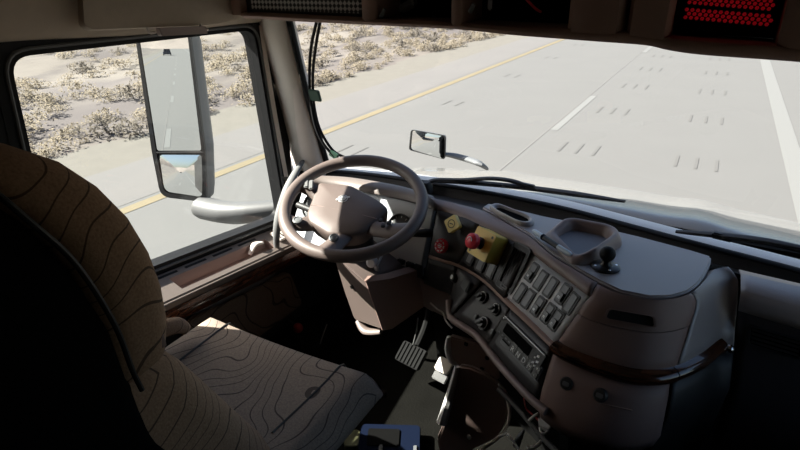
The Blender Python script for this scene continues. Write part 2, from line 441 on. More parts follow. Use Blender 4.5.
# ================================================================== CAB SHELL
XL, XR, YB, YF, ZF, ZC = -1.40, .66, -1.3, 1.84, 1.28, 3.0
def struct(o): o['kind'] = 'structure'; return o
b = MB(); b.box(((XL + XR) / 2, (YB + YF) / 2, ZF - .02), X3, (XR - XL + .1, YF - YB, .04))
struct(b.build('floor', 'floor_rubber'))
b = MB(); b.box(((XL + XR) / 2, (YB + 1.6) / 2, ZC + .02), X3, (XR - XL + .1, 1.7 - YB, .04))
struct(b.build('ceiling', 'liner_beige'))
b = MB(); b.box(((XL + XR) / 2, YB - .02, (ZF + ZC) / 2), X3, (XR - XL + .1, .04, ZC - ZF))
struct(b.build('wall_back', 'black'))
b = MB(); b.box(((XL + XR) / 2, YF, (ZF + 1.93) / 2 - .02), X3, (XR - XL, .04, 1.93 - ZF - .04))
struct(b.build('wall_front', 'void'))
def side_wall(name, x, sgn, m):
    """wall with the door's opening; the door itself fills the lower part"""
    b = MB(); t = .05
    y0, y1, z0, z1 = .595, 1.60, 1.34, 2.53
    cx_ = x + sgn * t / 2
    for (a0, a1, c0, c1) in ((YB, y0, ZF, ZC), (y0, y1, z1, ZC), (y0, y1, ZF - .3, z0), (y1, YF, ZF, 1.93)):
        b.box((cx_, (a0 + a1) / 2, (c0 + c1) / 2), X3, (t, a1 - a0, c1 - c0))
    return struct(b.build(name, m, smooth=False))
side_wall('wall_left', XL, -1, 'black')
side_wall('wall_right', XR, 1, 'black')
b = MB()
for (x0, z0, x1, z1) in ((XL - .05, 2.545, XR + .05, ZC),):
    b.box(((x0 + x1) / 2, 1.60, (z0 + z1) / 2), X3, (x1 - x0, .04, z1 - z0))
struct(b.build('wall_header', 'header_brown'))

# ---- left door with its window
def zs(y): return 1.850 - .105 * (y - .93)              # height of the glass line along the sloping sill
XD = -1.385
WIN = [V((XD, .702, 2.482)), V((XD, .668, zs(.668))), V((XD, 1.537, zs(1.537))), V((XD, 1.478, 2.478))]
def offs(pts, d):
    c = sum(pts, V()) / len(pts); out = []
    n = len(pts)
    for i in range(n):
        a, p, q = pts[i - 1], pts[i], pts[(i + 1) % n]
        e1, e2 = (p - a).normalized(), (q - p).normalized()
        n1, n2 = V((0, -e1.z, e1.y)), V((0, -e2.z, e2.y))
        if n1.dot(c - p) > 0: n1 = -n1
        if n2.dot(c - p) > 0: n2 = -n2
        m_ = (n1 + n2).normalized(); out.append(p + m_ * (d / max(.3, m_.dot(n1))))
    return out
def make_door(name, x_mirror=None):
    """door skin, window seals, sill with its pocket, trims; mirrored across the cab for the right door"""
    objs = []
    d = bpy.data.objects.new(name, None); col.objects.link(d); d.location = (XD, 1.1, 1.4); d['kind'] = 'structure'
    hole = fillet(offs(WIN, .040), .075, 6)
    outer = []
    # frame between the window hole and the door's own edge
    DY0, DY1, DZ1 = .590, 1.606, 2.535
    for p in hole:
        ang = math.atan2(p.z - 2.14, p.y - 1.1); dy, dz = math.cos(ang), math.sin(ang)
        k = min([((DY1 if dy > 0 else DY0) - 1.1) / dy if abs(dy) > 1e-6 else 9, ((DZ1 if dz > 0 else 1.70) - 2.14) / dz if abs(dz) > 1e-6 else 9])
        outer.append(V((XD, 1.1 + dy * k, 2.14 + dz * k)))
    b = MB(); ring(b, [p + V((.012, 0, 0)) for p in outer], [p + V((.012, 0, 0)) for p in hole], (-.05, 0, 0)); b.build('door_frame', 'rubber', d, angle=30)
    b = MB(); b.box((XD - .080, .650, 2.0), X3, (.092, .106, 1.0)); b.box((XD - .062, 1.1, 2.512), X3, (.055, .98, .05)); b.build('sun_blocker', 'rubber', d)  # unseen bars added behind and above the glass to trim the sunlight
    b = MB(); b.tube([V((XD + .016, 1.515, 2.49)), V((XD + .016, 1.530, 2.25)), V((XD + .016, 1.578, 1.82))], .011, 8, sub=6, flat=.5); b.build('frame_trim', 'trim_beige', d)
    b = MB(); ring(b, [p + V((.014, 0, 0)) for p in fillet(offs(WIN, .042), .08, 6)], [p + V((.014, 0, 0)) for p in fillet(offs(WIN, .0), .045, 6)], (-.05, 0, 0)); b.build('window_seal', 'rubber', d, angle=30)
    b = MB(); o1 = fillet(offs(WIN, .016), .062, 6); b.tube([p + V((.015, 0, 0)) for p in o1], .005, 8, closed=True, sub=1); b.build('window_seal', 'mid_grey', d)
    b = MB(); b.prism([(XD - .03, .588, 1.33), (XD - .03, 1.606, 1.33), (XD - .03, 1.606, 1.74), (XD - .03, .588, 1.80)], (.045, 0, 0), .006); b.build('door_skin', 'black', d)
    return d
d1 = make_door('door_1')
def sillp(y, t, up=0):
    """point on the sloping sill ledge, t metres in from the seal"""
    return V((XD + .022 + t, y, zs(y) - .030 - .40 * t + up))
Y0, Y1 = .61, 1.575
def ysamp(a, c, n=14): return [a + (c - a) * k / n for k in range(n + 1)]
PY0, PY1, PT0, PT1 = .955, 1.375, .026, .078
b = MB()
b.grid([[sillp(y, 0) for y in ysamp(Y0, Y1)], [sillp(y, .012) for y in ysamp(Y0, Y1)], [sillp(y, PT0) for y in ysamp(Y0, Y1)]])
b.grid([[sillp(y, PT1) for y in ysamp(Y0, Y1)], [sillp(y, .094) for y in ysamp(Y0, Y1)], [sillp(y, .100, -.012) for y in ysamp(Y0, Y1)], [sillp(y, .094, -.03) for y in ysamp(Y0, Y1)], [sillp(y, .05, -.05) for y in ysamp(Y0, Y1)]])
for (a, c) in ((Y0, PY0), (PY1, Y1)): b.grid([[sillp(y, PT0) for y in ysamp(a, c, 4)], [sillp(y, PT1) for y in ysamp(a, c, 4)]])
b.build('sill', 'brow_tan', d1)
b = MB()
b.grid([[sillp(y, PT0) for y in ysamp(PY0, PY1)], [sillp(y, PT0 + .004, -.035) for y in ysamp(PY0, PY1)], [sillp(y, PT1 - .004, -.035) for y in ysamp(PY0, PY1)], [sillp(y, PT1) for y in ysamp(PY0, PY1)]])
for yy in (PY0, PY1): b.quad(sillp(yy, PT0), sillp(yy, PT1), sillp(yy, PT1 - .004, -.035), sillp(yy, PT0 + .004, -.035))
b.build('pull_pocket', 'dash_brown', d1)
for k in range(5):
    ya = .80 + .115 * k
    b = MB(); b.prism([sillp(ya, .008, .0012), sillp(ya + .085, .008, .0012), sillp(ya + .085, .015, .0012), sillp(ya, .015, .0012)], (0, 0, -.004)); b.build('vent_slot', 'rubber', d1)
b = MB(); q = sillp(1.305, .045); b.tube([q + V((0, -.03, -.015)), q + V((.0, 0, .010)), q + V((.004, .035, .004))], [.008, .013, .009], 10, flat=.55); b.build('lock_lever', 'trim_beige', d1)
b = MB(); b.tube([sillp(y, .100, -.006) for y in ysamp(Y0, Y1, 8)], .0042, 8, sub=1); b.build('sill_bead', 'brow_tan', d1)
b = MB(); b.grid([[sillp(y, .097, -.03) for y in ysamp(Y0, Y1)], [sillp(y, .106, -.05) for y in ysamp(Y0, Y1)], [sillp(y, .100, -.075) for y in ysamp(Y0, Y1)], [sillp(y, .07, -.085) for y in ysamp(Y0, Y1)]])
b.build('wood_trim', 'wood', d1)
b = MB(); fp = [(XD + .022, 1.06, 1.625), (XD + .022, 1.50, 1.565), (XD + .022, 1.56, 1.38), (XD + .022, .95, 1.38), (XD + .022, .98, 1.62)]
b.prism(fillet(fp, .03), (.022, 0, 0), .006); b.build('fabric_panel', 'door_fabric', d1)
b = MB(); b.tube([(XD + .03, .98, 1.672), (XD + .062, 1.03, 1.660), (XD + .066, 1.2, 1.638), (XD + .062, 1.36, 1.618), (XD + .03, 1.41, 1.618)], .014, 10); b.build('pull_handle', 'panel_black', d1)
# cluster of vents at the front end of the sill
b = MB(); c0 = sillp(1.46, .045, .006)
b.box(c0, ((0, 1, -.1), (1, 0, -.4), (.4, 0, 1)), (.10, .055, .012), .004); b.build('vent_bezel', 'trim_beige', d1)
for k in range(5):
    b = MB(); b.box(c0 + V((.0, -.036 + .018 * k, .007 - .0018 * k)), ((0, 1, -.1), (1, 0, -.4), (.4, 0, 1)), (.009, .042, .006), .001); b.build('vent_slot', 'rubber', d1)
b = MB(); b.prism(fillet(offs(WIN, .004), .056, 6), (-.005, 0, 0)); bw = b.build('window_1', 'door_glass', smooth=False); struct(bw)
make_right = True
d2 = make_door('door_2'); d2.scale.x = -1; d2.location.x = XR - .015
b = MB(); b.prism([V((XR - .015, p.y, p.z)) for p in fillet(offs(WIN, .004), .056, 6)], (.005, 0, 0)); struct(b.build('window_3', 'door_glass', smooth=False))

# ---- A pillar, windshield, cowl
def pillar(name, m, mir=False):
    b = MB(); rows = []
    A0, A1 = px(264, 22, -1.335), px(301, 172, -1.335)
    B0, B1 = px(287, 18, -1.245), px(324, 172, -1.245)
    for k in range(-1, 10):
        t = k / 8; a = A0.lerp(A1, t); c = B0.lerp(B1, t)
        md = a.lerp(c, .5) + V((.016, -.018, 0))
        r = [a + V((-.06, .03, 0)), a, a.lerp(md, .5) + V((.004, -.006, 0)), md, md.lerp(c, .5) + V((.005, -.004, 0)), c, c + V((.0, .035, 0)), c + V((-.05, .07, 0)), a + V((-.09, .10, 0))]
        if mir: r = [V((-.74 - p.x, p.y, p.z)) for p in r]
        rows.append(r)
    b.grid(rows, close_u=True, caps=True)
    return struct(b.build(name, m, angle=50))
pillar('trim_1', 'trim_beige'); pillar('trim_2', 'trim_beige', True)
base = [V(p) for p in ((-1.335, 1.60, 1.95), (-1.225, 1.665, 1.95), (-1.06, 1.70, 1.95), (-.85, 1.715, 1.95), (-.60, 1.718, 1.95), (-.37, 1.70, 1.95), (-.16, 1.655, 1.95), (.05, 1.605, 1.95), (.28, 1.555, 1.95), (.50, 1.49, 1.95), (.68, 1.40, 1.95))]
top = [V((p.x * .985 - .005, p.y - .205, 2.60)) for p in base]
NW = 40
def cc(pts, k, n): return cat_eval(pts, (len(pts) - 1) * k / n)
b = MB(); b.grid([[cc(base, k, NW).lerp(cc(top, k, NW), j / 8) for k in range(NW + 1)] for j in range(9)])
struct(b.build('window_2', 'windshield_glass'))
b = MB(); b.tube([px(288.5, 17, -1.238), px(307, 95, -1.238), px(320, 140, -1.238), px(329, 170, -1.238)], [.011] * 4, 8, flat=1.0); struct(b.build('trim_3', 'rubber'))
b = MB(); b.tube([p + V((0, .006, .001)) for p in base], .012, 8, flat=.5); struct(b.build('trim_4', 'rubber'))

cowl = MB()
cowl.grid([[cc(base, k, NW) + V((0, .012, -.012)) for k in range(NW + 1)], [cc(base, k, NW) + V((0, .10, -.012)) for k in range(NW + 1)], [cc(base, k, NW) + V((0, .13, -.020)) for k in range(NW + 1)], [cc(base, k, NW) + V((0, .145, -.06)) for k in range(NW + 1)]])
tag(cowl.build('cowl', 'cowl_grey', thick=.006), 'blue grey cowl strip between the windshield and the white hood', 'cowl')
# hood
XC = -.37
b = MB(); rows = []
for y, z in ((1.87, 1.885), (2.0, 1.875), (2.2, 1.84), (2.4, 1.795), (2.6, 1.735), (2.8, 1.66), (2.95, 1.592), (3.1, 1.50), (3.25, 1.38), (3.35, 1.2), (3.38, .9)):
    r = []
    hw = .98 + .05 * (y - 1.9) + (.0)
    for k in range(41):
        s = -1 + 2 * k / 40
        yy = y - .14 * abs(s) ** 2.5 * (1 if y < 2.2 else (.9 if y < 3 else 1.6))
        drop = .020 * s * s + .34 * max(0, abs(s) - .80) ** 1.6 * 6
        ridge = .012 * math.exp(-((abs(s) - .42) / .07) ** 2) * (1 if y < 3.0 else .4)
        r.append((XC + s * hw, yy, z - drop + ridge))
    rows.append(r)
b.grid(rows)
tag(b.build('hood', 'white_paint', angle=60, thick=.01), 'white truck hood beyond the windshield wipers', 'hood')

# wipers
def wiper(name, label, arm, blade, pivot):
    t = thing(name, arm[0], label, 'wiper', 'windshield wipers')
    b = MB(); b.tube(arm, [.014] + [.009] * (len(arm) - 1), 8, flat=.7); b.build('arm', 'black', t)
    b = MB(); b.tube(blade, [.006] + [.011] * (len(blade) - 2) + [.005], 8, up=(0, -.3, 1), flat=.7); b.build('blade', 'black', t)
    mid = blade[len(blade) // 2]
    b = MB(); b.box(arm[-1], ((1, -.05, -.05), (0, 1, 0), (0, 0, 1)), (.05, .02, .018), .004); b.build('clip', 'black', t)
    b = MB(); b.lathe(arm[0] - V((0, 0, .03)), (0, -.2, 1), [(0, 0), (.022, 0), (.022, .03), (.012, .042), (0, .042)], 14); b.build('pivot', 'black', t)
def gl(u, v, off=.012):
    """point on the outside of the windshield"""
    lo, hi = 1.8, 2.6
    d = ray(u, v); best = None
    for k in range(400):
        p = EYE + d * (1.2 + .002 * k)
        ts = min(range(201), key=lambda i: abs(cat_eval(base, 10 * i / 200).x - p.x))
        q = cat_eval(base, 10 * ts / 200); yg = q.y - .205 * (p.z - 1.95) / .65
        if p.y >= yg + off: return p
    return p
wiper('windshield_wiper', 'black wiper parked across the windshield base above the steering wheel side',
      [gl(427, 184), gl(436, 180), gl(462, 180), gl(490, 178.5), gl(512, 181), gl(528, 186.5)],
      [gl(432, 181), gl(470, 182.5), gl(520, 187), gl(575, 194), gl(625, 201.5)], None)
wiper('windshield_wiper', 'black wiper parked at the windshield base on the passenger side',
      [gl(842, 266), gl(820, 256), gl(795, 249), gl(768, 243), gl(742, 239), gl(722, 236.5)],
      [gl(676, 231.5), gl(720, 235.5), gl(770, 242), gl(830, 254)], None)

# ================================================================== DASHBOARD
RAILS_PX = {
 'S': [(430,196),(457,202),(485,209),(508,222),(530,235),(552,254),(575,268),(598,281),(620,291.5),(650,297.5),(672,297),(690,291),(702,280),(712,268),(726,264)],
 'B': [(437,209),(458,216),(479,226),(504,237),(528,249),(546,263),(567,278),(590,295),(612,303),(648,308),(674,307),(697,300),(715,286),(728,277),(738.5,279)],
 'C': [(430,256),(444,260.5),(459,265),(483,279),(505,300),(516,310),(533,326),(554,346),(575,358),(620,374),(650,378),(675,374),(700,362),(720,347),(734,346)],
 'D': [(425,283),(438,289),(452,296),(452,313),(478,332),(495,353),(516,377),(538,399),(565,418),(600,432),(635,436),(665,428),(692,415),(712,402),(727,398)]}
ZR = {'S': 2.0, 'B': 1.980, 'C': 1.85, 'D': 1.74}
RAIL = {k: [pz(u, v, ZR[k]) for u, v in p] for k, p in RAILS_PX.items()}
NST = 14
def R_(k, t): return cat_eval(RAIL[k], t)
def inward(t):
    a, c = R_('C', max(0, t - .2)), R_('C', min(NST, t + .2)); d = (c - a); n = V((-d.y, d.x, 0)).normalized()
    return n            # points forward, into the dashboard
def rail_row(f, t0, t1, n=None):
    n = n or max(2, int((t1 - t0) * 5)); return [f(t0 + (t1 - t0) * k / n) for k in range(n + 1)]
def mixr(a, c, k, off=0, dz=0): return lambda t: R_(a, t).lerp(R_(c, t), k) + inward(t) * off + V((0, 0, dz))

dash = thing('dashboard', (-.35, 1.4, 1.85), 'dark brown wraparound truck dashboard under the windshield', 'dashboard')
G = .006
# lid of the dash top
lid = [pz(u, v, 2.0) for u, v in [(482,206.8),(490,211),(508,221),(530,234),(552,252.8),(575,266.8),(598,279.8),(620,290.3),(650,296.3),(672,295.8),(688,291),(698,284),(705,275),(711,262),(711.5,256)]]
lidb = [pz(u, v, 2.0) for u, v in [(690,249.5),(639,236),(590,224.5),(544,216),(510,207.5),(488,203)]]
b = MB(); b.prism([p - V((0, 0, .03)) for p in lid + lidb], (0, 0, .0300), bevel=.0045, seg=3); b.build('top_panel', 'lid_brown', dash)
# front brow: rolls from the lid seam over the edge
b = MB()
b.grid([rail_row(mixr('S', 'B', .05, .03, -.03), 0, 7), rail_row(mixr('S', 'B', .06, .0, -.006), 0, 7), rail_row(mixr('S', 'B', .14, 0, .0005), 0, 7), rail_row(mixr('S', 'B', .4, 0, .0035), 0, 7), rail_row(mixr('S', 'B', .7, 0, .0045), 0, 7), rail_row(mixr('S', 'B', .93, 0, .001), 0, 7), rail_row(mixr('S', 'B', 1.0, .002, -.006), 0, 7), rail_row(mixr('S', 'B', .93, .018, -.014), 0, 7)])
b.build('brow', 'dash_brown', dash, angle=60, thick=.003)
# left part of the brow, over the instruments
hb = [(312,176),(324,175.5),(350,177),(380,181.5),(405,186.5),(430,194)]
hf = [(308,186),(320,184),(340,185.5),(366,190.5),(404,198),(437,209)]
HB = [pz(u, v, 1.985) for u, v in hb]; HF = [pz(u, v, 1.968) for u, v in hf]
HB[-1] = R_('S', 0) + V((0, .02, -.004)); HF[-1] = R_('B', 0)

def hr(k, dy=0, dz=0): return [cc(HB, i, 30).lerp(cc(HF, i, 30), k) + V((0, dy, dz)) for i in range(31)]
b = MB(); b.grid([hr(0, .02, -.04), hr(0, .0, -.004), hr(.12, 0, .003), hr(.4, 0, .008), hr(.75, 0, .008), hr(.95, 0, .003), hr(1, 0, -.006), hr(.97, .012, -.016), hr(.7, .05, -.02)])
b.build('instrument_hood', 'brow_tan', dash, angle=60, thick=.003)
# top pad behind the brow on the left, and the dark demister trough along the glass
tr0 = [V(p) for p in ((-1.34, 1.50, 1.965), (-1.2, 1.535, 1.965), (-.95, 1.552, 1.965), (-.75, 1.555, 1.965), (-.55, 1.535, 1.965), (-.37, 1.515, 1.965), (-.1, 1.495, 1.965), (.08, 1.462, 1.965), (.2, 1.42, 1.965), (.4, 1.36, 1.965), (.66, 1.25, 1.965))]
b = MB(); b.grid([[cc(tr0, k, 40) for k in range(41)], [cc(tr0, k, 40).lerp(cc(base, k, 40), .25) + V((0, 0, -.025)) for k in range(41)], [cc(base, k, 40) + V((0, -.02, -.03)) for k in range(41)], [cc(base, k, 40) + V((0, .004, .004)) for k in range(41)]])
b.build('demister_trough', 'black', dash)
# substrate under everything, so no light shows through the seams
b = MB(); I = .016
b.grid([[R_('S', k) + inward(k) * .05 + V((0, 0, -.03)) for k in range(15)], [R_('S', k) + inward(k) * I + V((0, 0, -.016)) for k in range(15)], [R_('B', k) + inward(k) * (I + .014) for k in range(15)], [R_('C', k) + inward(k) * I for k in range(15)],
        [R_('D', k) + inward(k) * I for k in range(15)], [R_('D', k) + inward(k) * (.06 if 3 <= k <= 7 else .03) + V((0, 0, -.02)) for k in range(15)], [R_('D', k) + inward(k) * (.22 if 2 <= k <= 7 else .10) - V((0, 0, .46)) for k in range(15)]])
b.build('carcass', 'void', dash)

# upper panels between brow and the wood strip
def panel(name, m, t0, t1, k0=.0, k1=1.0, a='B', c='C', off0=.010, off1=.0, n=5):
    b = MB(); b.grid([rail_row(lambda t, kk=k0 + (k1 - k0) * j / n: R_(a, t).lerp(R_(c, t), kk) + inward(t) * (off0 * (1 - (k0 + (k1 - k0) * j / n)) + off1), t0, t1) for j in range(n + 1)])
    return b.build(name, m, dash, angle=30, thick=.006)
e = .018
panel('knob_panel', 'panel_black', 0, 2 - e)
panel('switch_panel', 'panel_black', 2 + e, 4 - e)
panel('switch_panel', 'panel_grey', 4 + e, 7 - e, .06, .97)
# a plane through four panel corners: origin, right, up, outward
def frame(t0, t1, a='B', c='C', ka=.0, kc=1.0, oa=.010, oc=0):
    tl, tr_ = R_(a, t0) + inward(t0) * oa, R_(a, t1) + inward(t1) * oa
    bl, br_ = R_(c, t0) + inward(t0) * oc, R_(c, t1) + inward(t1) * oc
    X = ((tr_ - tl) + (br_ - bl)).normalized(); U = ((tl - bl) + (tr_ - br_)); U = (U - X * U.dot(X)).normalized()
    N = X.cross(U).normalized()
    return (tl + tr_ + bl + br_) / 4, X, U, N
def at(fr, u, v, out=0): return pp(u, v, fr[0] + fr[3] * out, fr[3])
F_knob, F_sw, F_bank = frame(.1, 1.9), frame(2.1, 4), frame(4.1, 6.9)

def rocker(fr, u, v, w, h, m='switch_grey', icon=False, guard=False, name='rocker_switch'):
    c = at(fr, u, v); X, U, N = fr[1:]
    b = MB(); ring(b, [p + N * .003 for p in rounded(c, X, U, w + .010, h + .010, .004, 3)], [p + N * .003 for p in rounded(c, X, U, w, h, .002, 3)], -N * .008); r = b.build(name, 'black', dash)
    b = MB(); b.prism(rounded(c, X, U, w - .0008, h - .0008, .002, 3), N * .0045, .0012); b.build('rocker', m, r)
    if guard:
        b = MB(); b.prism(rounded(c - U * h * .2, X, U, w * .9, h * .5, .003, 3), N * .0085, .002); b.build('guard', 'switch_black', r)
    if icon:
        b = MB(); b.prism(rounded(c - U * h * .26 + N * (.0087 if guard else .0046), X, U, w * .42, w * .3, .0015, 3), N * .0005); b.build('switch_icon', 'mark_white', r)
    return r
# switch bank facing the driver: two rows
SW, SH = .0195, .043
for (u, v, ic, gd) in ((532.5, 272.5, True, True), (541, 280.5, False, False), (551, 287.5, False, False), (563.5, 294, True, True), (571.5, 303.5, False, False)):
    rocker(F_bank, u, v, SW, SH, 'switch_black' if gd else 'switch_grey', ic, gd)
for (u, v, ic, gd) in ((520.5, 293, False, False), (528.5, 299, False, False), (538.5, 306.5, True, True), (548.5, 313.5, True, True), (556.5, 320.5, True, True)):
    rocker(F_bank, u, v, SW, SH * .98, 'switch_black' if gd else 'switch_grey', ic, gd)
# three blank switches under the stop button box
for (u, v) in ((471.5, 256.5), (481.5, 263.5), (491.5, 270)): rocker(F_sw, u, v, .021, .040, 'switch_grey')
# air vent between the two banks
c = at(F_sw, 514, 268, .002); X, U, N = F_sw[1:]
vx = (at(F_sw, 522, 263) - at(F_sw, 506, 273)); 
vent = MB(); ring(vent, rounded(c + N * .006, X, U, .060, .128, .008), rounded(c + N * .006, X, U, .048, .100, .004), -N * .012); vo = vent.build('air_vent', 'black', dash)
b = MB(); b.prism(rounded(c - N * .004, X, U, .05, .104, .002), N * .003); b.build('vent_duct', 'void', vo)
for k in range(6):
    b = MB(); b.box(c + X * (-.020 + .008 * k) + N * .001, (X + N * .6, U, N - X * .6), (.0075, .098, .0012)); b.build('vane', 'panel_black', vo)
b = MB(); ring(b, rounded(c - U * .057 + N * .008, X, U, .026, .010, .0048), rounded(c - U * .057 + N * .008, X, U, .016, .004, .0018), -N * .004); b.build('thumbwheel', 'mid_grey', vo)
b = MB(); ring(b, rounded(c + N * .0062, X, U, .0655, .1335, .010), rounded(c + N * .0062, X, U, .061, .129, .008), -N * .003); b.build('vent_bead', 'mid_grey', vo)

# wood and dark strips along the panel's lower edge
def strip(name, m, t0, t1, prof, parent=dash):
    b = MB(); b.grid([rail_row(lambda t, p=p: R_('C', t) - inward(t) * p[0] + V((0, 0, p[1])), t0, t1, int((t1 - t0) * 7)) for p in prof], caps=False)
    return b.build(name, m, parent, angle=50)
strip('dark_strip', 'header_brown', 0, 7, [(-.012, .007), (.003, .0062), (.007, .003), (.008, -.002), (.005, -.0055), (-.012, -.007)])
strip('wood_trim', 'wood', 7.02, 10.95, [(-.012, .016), (.006, .0135), (.013, .007), (.0155, 0), (.0135, -.009), (.006, -.017), (-.012, -.019)])
strip('wood_trim', 'wood', 10.99, 13.2, [(-.012, .016), (.006, .0135), (.013, .007), (.0155, 0), (.0135, -.008), (.006, -.013), (-.012, -.015)])
b = MB(); q = R_('C', 13.35) - inward(13.3) * .012; b.ball(q, .011); b.build('trim_cap', 'chrome', dash)

# right hand fascia, in two pieces with a seam, wrapping round the nose
def skin(name, m, t0, t1, spec, thick=.004):
    b = MB(); b.grid([rail_row(lambda t, s=s: R_(s[0], t).lerp(R_(s[1], t), s[2]) + inward(t) * s[3] + V((0, 0, s[4])), t0, t1) for s in spec]); return b.build(name, m, dash, angle=50, thick=thick)
TOPROLL = [('S', 'B', .05, .03, -.03), ('S', 'B', .05, .0, -.006), ('S', 'B', .18, 0, .0), ('S', 'B', .6, 0, .002), ('S', 'B', 1, 0, -.003), ('B', 'C', .14, -.003, 0), ('B', 'C', .25, -.002, 0), ('B', 'C', .345, -.001, 0), ('B', 'C', .35, .01, 0)]
LOWROLL = [('B', 'C', .362, .01, 0), ('B', 'C', .362, 0, 0), ('B', 'C', .5, -.001, 0), ('B', 'C', .75, 0, 0), ('B', 'C', 1, 0, 0)]
skin('fascia_cover', 'fascia_brown', 7.03, 10.97, TOPROLL)
skin('fascia_cover', 'fascia_brown', 7.03, 10.97, LOWROLL)
skin('nose_cover', 'lid_brown', 11.02, 14, TOPROLL[:-2] + [('B', 'C', .5, -.002, 0), ('B', 'C', .75, 0, 0), ('B', 'C', 1, 0, 0)])
F_r = frame(8.4, 9.4, 'B', 'C', 0, 1, 0, 0); _q = R_('B', 8.9).lerp(R_('C', 8.9), .16); F_r = (_q - inward(8.9) * .004, F_r[1], F_r[2], F_r[3])
c = at(F_r, 630.5, 317.5, .004); X, U, N = F_r[1:]
o = [c + X * -.048 + U * .011, c + X * .048 + U * .011, c + X * .054 - U * .012, c - X * .054 - U * .012]
b = MB(); ring(b, [p + N * .004 for p in fillet(o, .008)], [c + (p - c) * .90 + N * .004 for p in fillet(o, .008)], -N * .02); sl = b.build('slot_bezel', 'fascia_brown', dash)
b = MB(); b.prism([p - N * .008 for p in fillet(o, .008)], N * .006); b.build('slot_opening', 'black', sl)
# lower panels
skin('lower_fascia', 'fascia_brown', 7.03, 10.9, [('C', 'D', .06, .004, 0), ('C', 'D', .4, 0, 0), ('C', 'D', .8, 0, 0), ('D', 'D', 0, .0, -.02), ('D', 'D', 0, .012, -.06)])
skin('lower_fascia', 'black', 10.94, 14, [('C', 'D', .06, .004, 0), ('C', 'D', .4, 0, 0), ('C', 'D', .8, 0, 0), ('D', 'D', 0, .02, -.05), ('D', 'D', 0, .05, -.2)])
panel('switch_row_panel', 'panel_black', 0, 2 - e, .05, .98, 'C', 'D', 0, 0)
panel('lever_panel', 'panel_black', 2 + e, 3.1 - e, .05, 1, 'C', 'D', 0, 0)
hvac = panel('climate_panel', 'panel_black', 3.1 + e, 4.6 - e, .05, 1, 'C', 'D', 0, 0)
panel('audio_panel', 'panel_black', 4.6 + e, 7 - e, .05, 1, 'C', 'D', 0, 0)
F_l, F_c, F_a, F_lev, F_low = frame(.1, 1.9, 'C', 'D', oa=0), frame(3.2, 4.5, 'C', 'D', oa=0), frame(4.7, 6.9, 'C', 'D', oa=0), frame(2.1, 3.1, 'C', 'D', oa=0), frame(7.2, 9, 'C', 'D', oa=0)
# rounded lip under the lower panels
b = MB(); lip = [R_('D', t) - inward(t) * .004 + V((0, 0, -.012)) for t in [3 + 4.4 * k / 10 for k in range(11)]]
lip = [lip[0] + V((-.02, .03, .035))] + lip; b.tube(lip, .0105, 10, sub=3); b.build('lower_lip', 'dash_brown', dash)
for (u, v, ic) in ((401.5, 265.5, False), (410, 268.5, False), (418, 271, False), (428, 275, False), (438, 279, True), (446.5, 283.5, False)): rocker(F_l, u, v, .019, .034, 'switch_black', ic)
# knee panel under the switch row
b = MB(); kn = [V((-1.30, 1.52, 1.76)), V((-1.0, 1.50, 1.755))] + [R_('D', t) + inward(t) * .004 for t in (0, 1, 1.98)]
b.grid([[p + V((0, 0, .006)) for p in kn], [p + V((0, .004, -.01)) for p in kn], [p + V((0, .05, -.13)) for p in kn], [p + V((0, .10, -.16)) for p in kn]]); b.build('knee_panel', 'dash_brown', dash, thick=.005)
# dial of the headlamp switch and parking lever
c = at(F_lev, 457.5, 278.5); X, U, N = F_lev[1:]
b = MB(); b.lathe(c, N, [(0, 0), (.016, 0), (.016, .010), (.012, .020), (0, .021)], 20); kb = b.build('lamp_knob', 'switch_black', dash)
b = MB(); b.lathe(c + N * .0212, N, [(0, 0), (.007, 0), (.007, .0006), (0, .0006)], 16); b.build('switch_icon', 'mark_white', kb)
b = MB(); b.box(at(F_lev, 467, 285, .008), (X, U, N), (.040, .034, .016), .003); b.build('lever_block', 'mid_grey', dash)
# climate dials
for (u, v, r) in ((483.3, 297.5, .0175), (496.5, 309.5, .0175), (484, 323.5, .0195)):
    c = at(F_c, u, v); X, U, N = F_c[1:]
    b = MB(); b.lathe(c, N, [(0, 0), (r, 0), (r, .004), (r * .98, .005), (0, .005)], 24); dl = b.build('climate_dial', 'black', dash)
    b = MB(); b.tube([c + N * .0055 + (X * math.cos(a) + U * math.sin(a)) * r * .86 for a in [math.radians(-30 + 20 * k) for k in range(13)]], .0010, 6, sub=1); b.build('dial_scale', 'mark_white', dl)
    b = MB(); b.lathe(c + N * .005, N, [(0, 0), (r * .68, 0), (r * .62, .012), (0, .013)], 20); b.box(c + N * .021, (X + U, U - X, N), (r * 1.1, r * .3, .012), .002); b.build('dial_grip', 'switch_black', dl)
for (u, v) in ((475.5, 316.5), (492, 331.5)):
    b = MB(); b.box(at(F_c, u, v, .002), F_c[1:], (.010, .013, .005), .001); b.build('climate_button', 'mid_grey', dash)
# two plug sockets on the right lower fascia, and its little drawer line
for (u, v) in ((567.5, 383.5), (601, 395)):
    c = at(F_low, u, v); X, U, N = F_low[1:]
    b = MB(); b.lathe(c, N, [(0, 0), (.0155, 0), (.0155, .006), (.012, .012), (0, .012)], 22); sk_ = b.build('power_socket', 'black', dash)
    b = MB(); b.prism(rounded(c - U * .001 + N * .012, X, U, .015, .010, .003), N * .001); b.build('socket_icon', 'mid_grey', sk_)
b = MB(); b.tube([at(F_low, 567, 396.5, .001), at(F_low, 600, 403.5, .003), at(F_low, 632, 410.5, .004)], .0016, 6); b.build('drawer_edge', 'dash_brown', dash)
